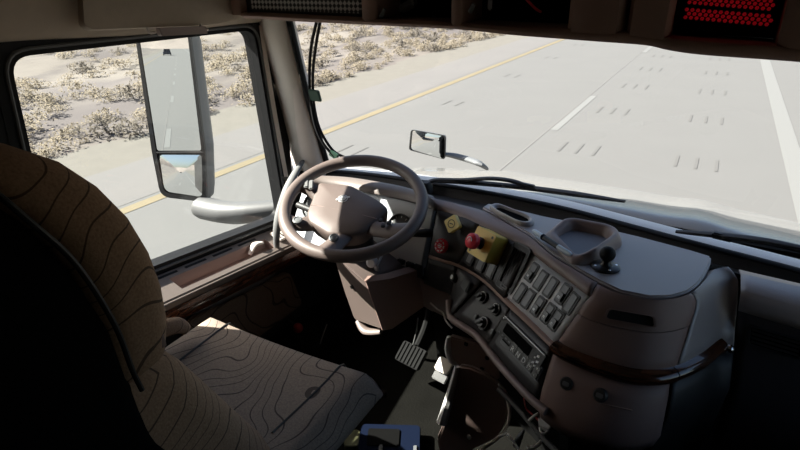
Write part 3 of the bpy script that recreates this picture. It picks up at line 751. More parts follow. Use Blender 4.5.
# oval coin tray in the dash top
oc = [pz(u, v, 2.003) for u, v in [(489.5,207),(497,205.5),(510,210),(524,215.5),(532,219.5),(534,223.5),(528,226),(517,223.5),(504,217),(494,211.5)]]
oc = smooth_poly(oc, 3); cc0 = sum(oc, V()) / len(oc)
b = MB(); b.grid([[p + V((0, 0, -.004)) for p in oc], [p + V((0, 0, .004)) for p in oc], [cc0 + (p - cc0) * .93 + V((0, 0, .009)) for p in oc], [cc0 + (p - cc0) * .82 + V((0, 0, .008)) for p in oc], [cc0 + (p - cc0) * .76 + V((0, 0, -.0005)) for p in oc]], close_u=True); ct = b.build('coin_tray', 'lid_brown', dash, angle=60)
b = MB(); b.prism([cc0 + (p - cc0) * .79 + V((0, 0, -.0022)) for p in oc], (0, 0, .001)); b.build('tray_floor', 'void', ct)

# passenger side of the dash
b = MB(); S_ = [[(739,269.5),(800,283.5),(860,297),(930,314)], [(741,274),(800,287),(860,301),(930,319)], [(741,290),(800,306),(860,322),(930,342)], [(739,303),(800,321),(860,338),(930,360)], [(735,345),(800,366),(860,385),(930,410)], [(728,396),(800,420),(860,440),(930,465)]]
Z_ = [1.975, 1.988, 1.982, 1.955, 1.84, 1.72]
PR = [[pz(u, v, z) for u, v in r] for r, z in zip(S_, Z_)]
PQ = [[cat_eval(r, 3 * k / 12) for k in range(13)] for r in PR]
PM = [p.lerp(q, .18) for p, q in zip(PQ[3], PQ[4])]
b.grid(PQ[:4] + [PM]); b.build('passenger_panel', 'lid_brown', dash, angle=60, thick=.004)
b = MB(); b.grid([[p + V((0, .006, .002)) for p in PM], PM, PQ[4], PQ[5], [p + V((0, .12, -.42)) for p in PQ[5]]]); b.build('passenger_shaded_panel', 'fascia_shade', dash, angle=60, thick=.004)  # lower face of the same dash, coloured darker to carry the shade there
def pasp(u, v, z): return pz(u, v, z)
ab = [pz(778, 287.5, 1.9805), pz(812, 295.5, 1.9805), pz(812, 313, 1.965), pz(779, 305, 1.965)]
b = MB(); b.tube(fillet([p + V((0, 0, .004)) for p in ab], .008, 3), .0016, 6, closed=True, sub=1); b.build('airbag_seam', 'panel_grey', dash)
n_ = (PR[4][0] - PR[3][0]).cross(PR[3][1] - PR[3][0]).normalized()
if n_.y > 0: n_ = -n_
vc = [pp(u, v, PR[3][0].lerp(PR[4][1], .5) + n_ * .004, n_) for u, v in ((748, 324), (806, 341), (803, 361), (746, 344))]
vo_ = fillet(vc, .008, 4); cv = sum(vo_, V()) / len(vo_)
b = MB(); ring(b, [p + n_ * .004 for p in vo_], [cv + (p - cv) * .88 + n_ * .004 for p in vo_], -n_ * .014); pv = b.build('air_vent', 'panel_black', dash)
b = MB(); b.prism([cv + (p - cv) * .9 - n_ * .002 for p in vo_], -n_ * .004); b.build('vent_duct', 'void', pv)
for k in range(4):
    a_, c_ = vc[0].lerp(vc[3], .2 + .2 * k), vc[1].lerp(vc[2], .2 + .2 * k)
    b = MB(); b.tube([a_.lerp(c_, .08), a_.lerp(c_, .92)], .0025, 6, sub=1); b.build('vane', 'panel_black', pv)

# instrument cluster under the hood
ipx = [V((-1.26, 1.545, 1.955)), V((-.72, 1.520, 1.955)), V((-.70, 1.395, 1.765)), V((-1.26, 1.42, 1.765))]
X, U = (ipx[1] - ipx[0]).normalized(), (ipx[0] - ipx[3]).normalized(); N = X.cross(U).normalized(); ci = sum(ipx, V()) / 4
b = MB(); b.prism(ipx, -N * .02, .003); ip = b.build('instrument_panel', 'silver', dash)
for (a, d_, r) in ((-.20, .02, .052), (-.085, .02, .058), (.045, .02, .058), (.16, .02, .046)):
    c = ci + X * a + U * d_
    b = MB(); b.lathe(c, N, [(r * .9, 0), (r, 0), (r, .008), (r * .93, .009), (r * .9, .002)], 28); g_ = b.build('gauge', 'mid_grey', ip)
    b = MB(); b.lathe(c, N, [(0, .001), (r * .91, .001), (r * .91, .002), (0, .002)], 24); b.build('gauge_face', 'switch_grey', g_)
    b = MB(); b.box(c + N * .004 + X * r * .3, (X + U * .3, U, N), (r * .8, .003, .001)); b.build('needle', 'red', g_)
    b = MB()
    for k in range(9):
        a_ = math.radians(-40 + 32.5 * k); q = X * math.cos(a_) + U * math.sin(a_); b.box(c + q * r * .76 + N * .003, (q, N.cross(q), N), (r * .18, .002, .0008))
    b.build('dial_scale', 'mark_white', g_)
b = MB(); b.prism([ci + X * .17 + U * .035, ci + X * .268 + U * .035, ci + X * .275 - U * .10, ci + X * .12 - U * .10], N * .004, .001); b.build('cluster_plate', 'white', ip)

# ================================================================== STEERING WHEEL AND COLUMN
WC = V((-.915, 1.342, 1.989)); _t, _a = 1.209, .12
WN = V((math.sin(_a), -math.cos(_a) * math.cos(_t), math.sin(_t))).normalized()
WA = V((0, 0, 1)).cross(-WN).normalized(); WB = WN.cross(WA).normalized()      # WA to the left, WB towards the driver
def wp(a, b2, n=0): return WC + WA * a + WB * b2 + WN * n
wheel = thing('steering_wheel', WC, 'grey brown steering wheel, half sunlit, with a padded hub and an oval badge', 'steering wheel')
b = MB(); b.tube([wp(.2150 * math.cos(a), .2150 * math.sin(a)) for a in [2 * PI * k / 64 for k in range(64)]], .0195, 14, closed=True, sub=1, up=WN); b.build('rim', 'wheel_tan', wheel)
hubo = [wp(*q, -.030) for q in ((.142, -.105), (.03, -.098), (-.085, -.028), (-.112, .000), (-.060, .100), (-.030, .118), (.045, .128), (.125, .078), (.142, .040))]
hub_mid = sum(hubo, V()) / len(hubo)
ho = fillet(hubo, .014, 4)
b = MB(); rows = []
for sc, h in ((.90, -.040), (.97, -.020), (1.0, .006), (.995, .016), (.965, .022), (.90, .026), (.5, .030), (.02, .031)):
    rows.append([hub_mid + (p - hub_mid) * sc + WN * h for p in ho])
b.grid(rows, close_u=True, caps=True); hub = b.build('hub', 'wheel_tan', wheel, angle=38)
b = MB(); s0, s1 = wp(.136, .008, -.004), wp(-.085, .052, -.004); b.tube([s0.lerp(s1, k / 6) + WN * (.0035 * math.sin(PI * k / 6)) for k in range(7)], .0014, 6); b.build('seam', 'dash_brown', hub)
bc = wp(.038, -.022, .0005)
b = MB(); b.lathe(bc, WN, [(0, 0), (.0165, 0), (.0165, .0012), (.014, .002), (0, .002)], 24)
b.box(bc + WN * .0022, (WA + WB * .4, WB - WA * .4, WN), (.044, .007, .0014), .0005); bd = b.build('badge', 'badge_silver', hub)
b = MB(); ring(b, [bc + WN * .0022 + (WA * math.cos(k * PI / 12) + WB * math.sin(k * PI / 12)) * .0135 for k in range(24)], [bc + WN * .0022 + (WA * math.cos(k * PI / 12) + WB * math.sin(k * PI / 12)) * .0110 for k in range(24)], WN * .0006); b.build('badge_ring', 'mid_grey', bd)
def spoke(pts, wd, m='wheel_tan'):
    b = MB(); b.tube([wp(*p) for p in pts], wd, 12, up=WN, flat=.5); return b.build('spoke', m, wheel)
sp1 = spoke([(.11, -.05, -.03), (.15, -.068, -.018), (.208, -.085, 0)], [.034, .027, .026])
sp2 = spoke([(.11, .06, -.03), (.155, .085, -.016), (.205, .085, 0)], [.034, .027, .028])
sp3 = spoke([(.01, .10, -.03), (.022, .155, -.016), (.04, .208, 0)], [.036, .030, .034])
sp4 = spoke([(-.06, .06, -.03), (-.11, .085, -.018), (-.19, .100, 0)], [.036, .029, .032])
for q in ((.160, -.074), (.178, -.080)):
    b = MB(); b.box(wp(q[0] - .004, q[1], .004), (WA + WB * .25, WB - WA * .25, WN), (.015, .044, .010), .003); b.build('button', 'grey_plastic', sp1)
for sp, q in ((sp2, (.155, .086, .002)), (sp3, (.024, .150, .004))):
    b = MB(); b.lathe(wp(*q), WN, [(0, 0), (.015, 0), (.015, .004), (.011, .006), (.009, .004), (0, .005)], 18); b.build('button', 'mid_grey', sp)
for q in ((-.100, .066), (-.112, .088), (-.128, .076)):
    b = MB(); b.box(wp(q[0], q[1], .006), (WA, WB, WN), (.012, .015, .008), .002); b.build('button', 'panel_black', sp4)

colm = thing('steering_column', (-.87, 1.35, 1.70), 'tan steering column shroud below the wheel with a small black keyhole', 'steering column')
fr_ = [V((-.945, 1.262, 1.845)), V((-.800, 1.225, 1.800)), V((-.762, 1.245, 1.632)), V((-.878, 1.262, 1.622)), V((-.915, 1.266, 1.72))]
b = MB(); dv = V((.03, .22, -.02))
b.prism(fillet(fr_, .014, 3), dv, .008); b.build('shroud', 'wheel_tan', colm, angle=35)
b = MB(); sd_ = [V((-.800, 1.222, 1.803)), V((-.745, 1.27, 1.805)), V((-.715, 1.40, 1.78)), V((-.715, 1.44, 1.62)), V((-.742, 1.27, 1.625)), V((-.760, 1.243, 1.630))]
rows = [sd_, [p + V((-.03, .02, 0)) for p in sd_]]; b.grid(rows, close_u=True, caps=True); b.build('side_cover', 'fascia_brown', colm)
b = MB(); b.tube([(-.87, 1.275, 1.612), (-.83, 1.255, 1.598), (-.775, 1.258, 1.612)], [.012, .016, .012], 10, flat=.7); b.build('tilt_lever', 'wheel_tan', colm)
kq = py(352, 287, 1.246)
b = MB(); b.lathe(kq + V((0, -.0, 0)), (-.1, -1, -.1), [(0, -.01), (.0065, -.01), (.0065, .003), (.003, .003), (.003, .001), (0, .001)], 14); b.build('keyhole', 'black', colm)
b = MB(); b.lathe(wp(0, .03, -.10), WN, [(0, -.14), (.05, -.14), (.055, -.02), (.045, .06), (0, .07)], 20); b.build('steering_shaft', 'black', colm)
s0, s1 = V((-.80, 1.36, 1.915)), pz(432, 233.5, 1.90)
b = MB(); b.tube([s0, s0.lerp(s1, .5) + V((0, 0, -.004)), s0.lerp(s1, .85), s1], [.008, .010, .014, .013], 12); b.build('stalk', 'black', colm)
l1 = pz(298, 205, 1.93); b = MB(); b.tube([V((-1.0, 1.36, 1.915)), l1], [.008, .012], 12, sub=1); b.build('stalk', 'black', colm)
b = MB(); kk = pz(376.5, 270, 1.80); b.ball(kk, .012, 12, (.8, .6, 1.6)); b.tube([kk + V((0, .0, .01)), kk + V((-.01, .06, .03))], .004, 8, sub=1); b.build('ignition_key', 'silver', colm)
b = MB(); b.lathe(pz(371, 263, 1.83), (.3, -1, .2), [(0, -.03), (.014, -.03), (.016, .0), (.011, .004), (0, .002)], 16); b.build('ignition_lock', 'panel_grey', colm)

# grab handle beside the A pillar
b = MB(); b.tube([px(303, 161, -1.30), px(296, 172, -1.285), px(287, 190, -1.27), px(279, 215, -1.265), px(276.5, 235, -1.27), px(277, 252, -1.29)], [.008, .014, .017, .016, .014, .010], 10, flat=.7)
tag(b.build('grab_handle', 'grey_plastic'), 'long grey curved grab handle beside the pillar behind the wheel', 'handle')

# ================================================================== CONTROLS ON THE KNOB PANEL
X, U, N = F_knob[1:]
c = at(F_knob, 447, 246.5)
t = thing('push_valve', c, 'red eight sided brake knob low on the black panel', 'knob', 'brake valve knobs')
b = MB(); b.lathe(c - N * .002, N, [(0, 0), (.009, 0), (.009, .028), (0, .028)], 14); b.build('stem', 'black', t)
b = MB(); b.prism([c + N * .020 + (X * math.cos(PI / 8 + k * PI / 4) + U * math.sin(PI / 8 + k * PI / 4)) * .0235 for k in range(8)], N * .018, .004); kn_ = b.build('knob', 'red', t)
b = MB()
for k in range(8):
    a_ = k * PI / 4; q = X * math.cos(a_) + U * math.sin(a_); b.box(c + N * .0385 + q * .0155, (q, N.cross(q), N), (.0035, .0075, .001))
b.box(c + N * .0385, (X, U, N), (.014, .003, .001)); b.box(c + N * .0385 + U * .005, (X, U, N), (.010, .002, .001)); b.box(c + N * .0385 - U * .005, (X, U, N), (.010, .002, .001)); b.build('marking', 'mark_white', kn_)
c = at(F_knob, 459.5, 225)
t = thing('push_valve', c, 'yellow square brake knob turned on its corner above the red one', 'knob', 'brake valve knobs')
b = MB(); b.lathe(c - N * .002, N, [(0, 0), (.009, 0), (.009, .032), (0, .032)], 14); b.build('stem', 'black', t)
b = MB(); Dg = (X + U).normalized(), (U - X).normalized(); b.prism(rounded(c + N * .026, Dg[0], Dg[1], .042, .042, .005), N * .016, .004); kn_ = b.build('knob', 'yellow_pale', t)
b = MB(); ring(b, [c + N * .0424 + (X * math.cos(k * PI / 8) + U * math.sin(k * PI / 8)) * .013 for k in range(16)], [c + N * .0424 + (X * math.cos(k * PI / 8) + U * math.sin(k * PI / 8)) * .0105 for k in range(16)], N * .0006); b.box(c + N * .0427, (X, U, N), (.013, .003, .0006)); b.build('marking', 'olive', kn_)

# emergency stop button in its yellow box
X, U, N = F_sw[1:]
c = at(F_sw, 494, 247.5, .0)
t = thing('emergency_stop', c, 'yellow box with a red mushroom stop button on the dashboard', 'stop button')
b = MB(); b.prism(rounded(c + N * .001, X, U, .080, .080, .006), N * .052, .005); b.build('housing', 'yellow', t)
bx = c + N * .053 - X * .004
b = MB(); b.lathe(bx, N, [(0, -.002), (.017, -.002), (.017, .006), (.011, .008), (.011, .020), (0, .02)], 18); b.build('collar', 'black', t)
b = MB(); b.lathe(bx + N * .016, N, [(0, 0), (.014, 0), (.0215, .007), (.0225, .014), (.0205, .022), (.013, .0265), (0, .028)], 24); kn_ = b.build('mushroom_button', 'red', t)
b = MB(); b.tube([bx + N * .0435 + (X * math.cos(a) + U * math.sin(a)) * .009 for a in [math.radians(20 * k) for k in range(11)]], .0013, 6, sub=1); b.build('marking', 'mark_white', kn_)
for q in ((-.03, -.03), (.03, .03)):
    b = MB(); b.lathe(c + X * q[0] + U * q[1] + N * .0525, N, [(0, 0), (.004, 0), (.004, .001), (0, .001)], 10); b.build('screw', 'olive', t)

# audio head unit and gear selector in the centre panel
X, U, N = F_a[1:]
tl, tr_, bl = at(F_a, 505.5, 317, .002), at(F_a, 549, 355, .002), at(F_a, 499.5, 332, .002)
W_ = (tr_ - tl).length; 
t = thing('audio_unit', (tl + tr_) / 2, 'black display unit with a silver top edge in the lower centre panel', 'car radio')
c = (tl + tr_) / 2 - U * .024 + N * .001
b = MB(); b.prism(rounded(c, X, U, W_, .050, .003), N * .006, .0015); b.build('body', 'black', t)
b = MB(); b.box(c + U * .0235 + N * .0065, (X, U, N), (W_ * .96, .0032, .003), .0008); b.build('silver_edge', 'silver', t)
b = MB(); b.prism(rounded(c + U * .002 + N * .0062 - X * .012, X, U, W_ * .62, .026, .002), N * .0008); b.build('screen', 'void', t)
for k in range(6):
    b = MB(); b.box(c - U * .019 + X * (-W_ * .42 + W_ * .085 * k) + N * .0065, (X, U, N), (.0075, .0035, .0012)); b.build('preset_button', 'mid_grey', t)
for (a_, d_, r) in ((.40, .010, .004), (.43, -.002, .004), (.37, -.010, .0035), (.42, -.014, .003), (.36, .002, .003)):
    b = MB(); b.box(c + X * W_ * a_ + U * d_ + N * .007, (X + U * .3, U, N), (r * 2.2, r * 1.5, .0015), .0005); b.build('button', 'mark_white', t)
b = MB(); b.lathe(c - X * W_ * .46 + U * .018 + N * .006, N, [(0, 0), (.004, 0), (.003, .003), (0, .003)], 12); b.build('button', 'mark_white', t)
gc = (at(F_a, 504, 337, .002) + at(F_a, 541, 375, .002)) / 2
t = thing('gear_selector', gc, 'grey push button gear selector keypad reading R N D M', 'gear selector')
GW = (at(F_a, 541, 375) - at(F_a, 504, 337)).length
b = MB(); b.prism(rounded(gc, X, U, GW, .036, .003), N * .005, .0012); b.build('body', 'mid_grey', t)
b = MB(); b.prism(rounded(gc - X * GW * .37 + U * .003 + N * .0052, X, U, GW * .2, .020, .002), N * .0015); b.build('display', 'void', t)
for k, ch in enumerate('RNDM'):
    q = gc + X * GW * (-.17 + .15 * k) + N * .005
    b = MB(); b.prism(rounded(q, X, U, GW * .135, .026, .002), N * .003, .0008); kb = b.build('gear_button', 'switch_black', t)
    add_text(ch, 'lettering', 'mark_white', kb, q + N * .0034 - U * .003, X, U, .019)
for k, ch in enumerate('+-'):
    q = gc + X * GW * .43 + U * (.008 - .016 * k) + N * .005
    b = MB(); b.prism(rounded(q, X, U, GW * .11, .014, .002), N * .003, .0008); kb = b.build('shift_button', 'switch_black', t)
    add_text(ch, 'lettering', 'mark_white', kb, q + N * .0034, X, U, .015)

# ================================================================== ON THE DASH TOP
ZL = 2.0
t = thing('dash_tray', pz(585, 238, ZL), 'raised open storage tray moulded on the dash top', 'tray')
ro = [pz(u, v, 2.031) for u, v in ((549, 225.5), (569, 216.5), (612, 224.5), (620.5, 232.5), (596, 250), (576, 252))]
ro = fillet(ro, [.022, .03, .03, .03, .03, .02], 6); rc = sum(ro, V()) / len(ro)
def sh_(d_):
    """the rim outline moved in by d_ metres towards the middle"""
    return [rc + (p - rc) * (1 - d_ / (p - rc).length) for p in ro]
def low(p, z):                       # the wall on the driver's side is lower
    s = max(0, min(1, ((rc - p).dot(V((.80, .60, 0)).normalized()) - .02) / .05)); return V((p.x, p.y, ZL + (z - ZL) * (1 - .55 * s)))
b = MB(); b.grid([[low(p, z) for p in sh_(d_)] for d_, z in ((-.014, ZL - .001), (-.010, ZL + .012), (-.004, ZL + .024), (.0, ZL + .030), (.004, ZL + .032), (.010, ZL + .031), (.0145, ZL + .027), (.019, ZL + .015), (.024, ZL + .003))], close_u=True); b.build('rim', 'dash_brown', t, angle=70)
b = MB(); b.prism([V((p.x, p.y, ZL + .0005)) for p in sh_(.0225)], (0, 0, .003)); b.build('mat', 'tray_mat', t)
t = thing('marker_pen', pz(552, 243, 2.008), 'slim black marker pen with pale blue ends lying along the tray', 'pen')
p0, p1 = pz(533, 230.5, 2.012), pz(571.5, 255.5, 2.012); ax_ = (p1 - p0).normalized(); Lp = (p1 - p0).length
b = MB(); b.lathe(p0 + ax_ * Lp * .30, ax_, [(0, 0), (.0075, 0), (.0075, Lp * .38), (0, Lp * .38)], 12); b.build('barrel', 'black', t)
b = MB(); b.lathe(p0, ax_, [(0, 0), (.005, .002), (.007, .01), (.007, Lp * .28), (0, Lp * .28)], 12); b.build('cap', 'pale_blue', t)
b = MB(); b.lathe(p0 + ax_ * Lp * .27, ax_, [(0, 0), (.0082, 0), (.0082, Lp * .05), (0, Lp * .05)], 12); b.build('band', 'blue', t)
b = MB(); b.lathe(p0 + ax_ * Lp * .67, ax_, [(0, 0), (.0072, 0), (.0072, Lp * .27), (.004, Lp * .33), (0, Lp * .33)], 12); b.build('end_cap', 'pale_blue', t)
bp_ = pz(605.5, 267.5, ZL)
t = thing('ball_mount', bp_, 'black ball mount on a round screw plate beside the tray', 'mount')
b = MB(); b.lathe(bp_, (0, 0, 1), [(0, 0), (.033, 0), (.033, .004), (.030, .006), (.016, .008), (.0115, .014), (.0105, .024), (0, .024)], 28); b.build('base_plate', 'switch_black', t)
for k in range(4):
    b = MB(); b.lathe(bp_ + V((math.cos(k * PI / 2 + .5) * .025, math.sin(k * PI / 2 + .5) * .025, .0055)), (0, 0, 1), [(0, 0), (.0035, 0), (.003, .0015), (0, .0018)], 10); b.build('screw', 'chrome', t)
b = MB(); b.ball(bp_ + V((0, 0, .036)), .0185, 20); b.build('ball', 'rubber', t)

# ================================================================== DRIVER SEAT
seat = thing('driver_seat', (-.88, .55, ZF), 'brown driver seat with dark contour line fabric', 'seat')
def ssec(z, yf, yb, xc, hw, r=.07, tilt=0):
    o = rounded(V((xc, (yf + yb) / 2, z)), (1, 0, 0), (0, 1, 0), 2 * hw, yf - yb, r, 6)
    return [V((p.x, p.y, p.z + tilt * (p.y - (yf + yb) / 2))) for p in o]
XS = -.90
b = MB(); b.grid([ssec(2.1, 0.44, 0.325, XS, 0.235, 0.05), ssec(2.115, 0.458, 0.343, XS, 0.249, 0.05), ssec(2.16, 0.466, 0.351, XS, 0.253, 0.045), ssec(2.22, 0.466, 0.351, XS, 0.256, 0.045), ssec(2.28, 0.458, 0.343, XS, 0.256, 0.045), ssec(2.34, 0.44, 0.325, XS, 0.254, 0.045), ssec(2.39, 0.414, 0.299, XS, 0.247, 0.045), ssec(2.43, 0.384, 0.269, XS, 0.23, 0.045), ssec(2.458, 0.345, 0.265, XS, 0.2, 0.04), ssec(2.472, 0.31, 0.230, XS, 0.16, 0.03)], close_u=True, caps=True)
b.build('backrest', 'seat_fabric', seat, angle=70)
b = MB(); b.grid([ssec(1.70, .60, .40, XS, .262, .06), ssec(1.74, .640, .385, XS, .268, .07), ssec(1.79, .622, .365, XS, .270, .07), ssec(1.86, .585, .345, XS, .270, .07), ssec(1.94, .545, .325, XS, .268, .07), ssec(2.02, .505, .305, XS, .264, .07), ssec(2.065, .482, .292, XS, .258, .065), ssec(2.095, .462, .285, XS, .250, .06), ssec(2.112, .43, .30, XS, .225, .05)], close_u=True, caps=True)
b.build('lumbar_section', 'seat_fabric', seat, angle=70)
b = MB(); b.grid([ssec(1.60, .48, .30, XS, .22, .04), ssec(1.75, .50, .26, XS, .265, .04), ssec(1.9, .455, .22, XS, .272, .04), ssec(2.0, .40, .19, XS, .268, .04), ssec(2.12, .375, .165, XS, .260, .04), ssec(2.2, .37, .15, XS, .259, .04), ssec(2.3, .345, .135, XS, .254, .04), ssec(2.38, .315, .125, XS, .240, .04), ssec(2.43, .29, .13, XS, .215, .04), ssec(2.462, .275, .15, XS, .18, .03)], close_u=True, caps=True)
b.build('back_shell', 'void', seat, angle=70)
b = MB(); b.tube([V((XS + .263, .376, 2.10)), V((XS + .262, .370, 2.14)), V((XS + .262, .362, 2.22)), V((XS + .256, .338, 2.32)), V((XS + .246, .305, 2.39)), V((XS + .222, .282, 2.44)), V((XS + .16, .268, 2.475))], .004, 8); b.build('piping', 'black', seat)
b = MB(); b.tube([px(164, 346, -.655), px(157, 322, -.652), px(153.5, 306, -.65)], .0045, 8, sub=3, flat=.6); b.build('strap', 'dash_brown', seat)
# cushion
def cushion(x0, x1, y0, y1, zt, h, m, name, n=16, crown=.012, round_=.045):
    b = MB(); rows = []
    for j in range(n + 1):
        y = y0 + (y1 - y0) * j / n; r = []
        for k in range(n + 1):
            x = x0 + (x1 - x0) * k / n
            ex = min(x - x0, x1 - x); ey = min(y1 - y, .3); d = 0
            for e_ in (ex, ey):
                if e_ < round_: d += round_ * (1 - math.sqrt(max(0, 1 - (1 - e_ / round_) ** 2)))
            s = (x - (x0 + x1) / 2) / ((x1 - x0) / 2)
            r.append(V((x, y, zt - d + crown * (1 - s * s) * 0 + .012 * s * s - .01 * (y1 - y) * 2)))
        rows.append(r)
    b.grid(rows)
    edge = [rows[0][k] for k in range(n + 1)] + [rows[j][n] for j in range(1, n + 1)] + [rows[n][k] for k in range(n - 1, -1, -1)] + [rows[j][0] for j in range(n - 1, 0, -1)]
    ci_ = sum(edge, V()) / len(edge)
    b.grid([edge, [V((p.x, p.y, zt - h)) for p in edge], [V((ci_.x + (p.x - ci_.x) * .8, ci_.y + (p.y - ci_.y) * .86, zt - h - .05)) for p in edge]], close_u=True)
    return b.build(name, m, seat, angle=75)
ZCU = 1.752
b0 = cushion(-1.165, -.572, .42, .945, ZCU, .058, 'cushion_fabric', 'cushion')
for nm, pts in (('seam', [(-.685, .945), (-.680, .90), (-.682, .80), (-.686, .66)]), ('seam', [(-1.065, .942), (-1.06, .88), (-1.055, .80), (-1.05, .62)])):
    b = MB()
    def zc(x, y):
        d = 0; 
        for e_ in (min(x + 1.165, -.572 - x), .945 - y):
            if e_ < .045: d += .045 * (1 - math.sqrt(max(0, 1 - (1 - max(0, e_) / .045) ** 2)))
        s = (x + .86) / .305; return ZCU - d + .012 * s * s - .02 * (.945 - y)
    P_ = [];  n = 16
    for k in range(n + 1):
        y = pts[0][1] + (pts[-1][1] - pts[0][1]) * k / n; x = cat_eval([V((p[0], p[1], 0)) for p in pts], (len(pts) - 1) * k / n).x; P_.append(V((x, y, zc(x, y) + .0005)))
    b.tube(P_, .0028, 6, sub=1); b.build(nm, 'black', b0)
b = MB(); b.tube([px(152, 336, -1.13), px(166, 328, -1.12), px(178, 325.5, -1.11), px(187, 330, -1.10)], [.018, .022, .022, .014], 12); b.build('side_bolster', 'seat_fabric', seat)
b = MB(); b.prism(rounded(V((-.88, .62, ZF + .0)), (1, 0, 0), (0, 1, 0), .46, .46, .03), (0, 0, .30), .01, scale_end=.9); b.build('pedestal', 'void', seat)
b = MB(); b.box((-.89, .62, 1.61), X3, (.46, .46, .05), .01); b.build('seat_frame', 'void', seat)
b = MB(); b.box((-.59, .55, 1.62), X3, (.05, .30, .06), .012); b.build('adjuster_cover', 'black', seat)

# ================================================================== FLOOR AREA
def pedal(name, label, c, ax_, w, h, m, ridges, mr):
    t = thing(name, c, label, 'pedal')
    X_, U_, N_ = ax_
    b = MB(); b.prism(rounded(c, X_, U_, w, h, .01), N_ * .012, .003); p_ = b.build('pad', m, t)
    for k in range(ridges):
        b = MB(); b.box(c + X_ * (-w / 2 + w * (k + .5) / ridges) + N_ * .0135, (X_, U_, N_), (w / ridges * .5, h * .94, .005), .001); b.build('tread', mr, p_)
    return t
Xp = V((.97, -.15, -.05)).normalized(); Up = V((.1, .75, .66)); Up = (Up - Xp * Up.dot(Xp)).normalized(); Np = Xp.cross(Up).normalized()
c = pz(412, 356, 1.40); tp = pedal('brake_pedal', 'wide black ribbed brake pedal in the dark footwell', c, (Xp, Up, Np), .105, .075, 'pedal_rubber', 7, 'pedal_rubber')
b = MB(); b.tube([c, c + V((.01, .10, .10)), c + V((.0, .16, .30))], .012, 8); b.build('arm', 'pedal_rubber', tp)
c = pz(444.5, 366, 1.40); tp = pedal('accelerator_pedal', 'small accelerator pedal lit by the sun beside the console', c, (Xp, Up, Np), .055, .05, 'trim_beige', 0, 'mid_grey')
b = MB(); b.box(c - Up * .04 - Np * .01, (Xp, Up, Np), (.055, .03, .012), .003); b.build('hinge', 'black', tp)
b = MB(); b.tube([c, c + V((-.01, .06, .02)), c + V((-.02, .09, -.06))], .01, 8); b.build('arm', 'pedal_rubber', tp)
c = px(298, 328, -1.30)
t = thing('hand_valve', c, 'small round red knob in the dark footwell near the door', 'knob')
b = MB(); b.ball(c, .021, 16); b.build('knob', 'red_dark', t)
b = MB(); b.lathe(c + V((-.08, .02, 0)), (1, -.2, 0), [(0, 0), (.012, 0), (.009, .07), (0, .07)], 12); b.build('stem', 'black', t)
b = MB(); b.tube([px(418, 318, -.72), px(416, 333, -.74), px(413, 345, -.77)], .0025, 6); tag(b.build('cable', 'grey_plastic'), 'thin pale cable hanging above the brake pedal', 'cable')
b = MB(); b.tube([px(318, 352, -1.2), px(322, 338, -1.2), px(327, 324, -1.2)], .003, 6); tag(b.build('cable', 'grey_plastic'), 'thin grey cable in the footwell right of the red knob', 'cable')
b = MB(); b.tube([pz(430.5, 303, 1.70), pz(437, 309, 1.70), pz(443, 313, 1.695), pz(446, 321, 1.69), pz(452, 328, 1.68)], .0028, 6); b2 = tag(b.build('cable', 'white'), 'bright white cable loop under the dashboard switch row', 'cable')
# blue handheld device on the floor
c = pz(388, 442, ZF + .03)
t = thing('handheld_scanner', c, 'dark blue handheld device with an olive end lying on the floor mat', 'device')
Xd, Yd = V((.9, .44, 0)), V((-.44, .9, 0))
c = pz(390, 443, ZF + .022)
b = MB(); b.prism(rounded(c - V((0, 0, .02)), Xd, Yd, .19, .12, .015), (0, 0, .04), .008); b.build('body', 'blue', t)
b = MB(); b.prism(rounded(c + V((0, 0, .021)) - Xd * .02, Xd, Yd, .10, .07, .006), (0, 0, .004), .001); b.build('screen', 'void', t)
b = MB(); b.prism(rounded(c - V((0, 0, .02)) - Xd * .118, Xd, Yd, .045, .07, .012), (0, 0, .038), .008); b.build('end_cap', 'olive', t)
for q in (-.055, .05):
    b = MB(); b.box(c + Xd * (q + .03) - Yd * .045 + V((0, 0, .023)), (Xd, Yd, (0, 0, 1)), (.012, .030, .006), .002); b.build('clip', 'mid_grey', t)

# opened centre console under the dashboard
con = thing('centre_console', (-.42, 1.15, ZF), 'open centre console with a brown cover panel and sunlit white edge', 'console')
cp = [(459, 366), (470, 367), (486, 374), (499, 383), (505, 392), (508, 412), (504, 427), (497, 438), (470, 452), (440, 455), (437, 440), (444, 423)]
pn = V((.35, -1, .25)).normalized(); p0 = V((-.44, 1.17, 1.58))
cpts = [pp(u, v, p0, pn) for u, v in cp]
b = MB(); b.prism(cpts, -pn * .022, .006, 3); b.build('cover_panel', 'dash_brown', con, angle=35)
b = MB(); b.tube([cpts[11] - pn * 0 + V((-.006, 0, 0)), cpts[11].lerp(cpts[0], .5) + V((-.004, 0, .0)), cpts[0] + V((-.006, .0, -.005))], [.020, .015, .009], 8, flat=.8); b.build('edge_trim', 'white', con)
b = MB(); b.tube([cpts[3] + V((.0, -.004, 0)), cpts[4] + V((.004, -.004, 0)), cpts[5] + V((.006, -.004, 0)), cpts[6] + V((.005, -.004, 0)), cpts[7] + V((.0, -.004, 0)), pp(484, 447, p0, pn) + V((0, -.004, 0)), pp(474, 456, p0, pn)], [.003, .005, .005, .0045, .005, .006, .006], 8); b.build('edge_trim', 'trim_beige', con)
b = MB(); b.ball(pp(469, 437, p0 + pn * .003, pn), .007, 10, (1, .5, 1.3)); b.build('catch', 'white', con)
bk = [(450, 337), (478, 344), (497, 362), (500, 380), (488, 378), (470, 366), (458, 366), (452, 360)]
p1 = V((-.46, 1.25, 1.64)); bkp = [pp(u, v, p1, pn) for u, v in bk]
b = MB(); b.prism(bkp, -pn * .03, .004); br = b.build('bracket', 'dash_brown', con, angle=35)
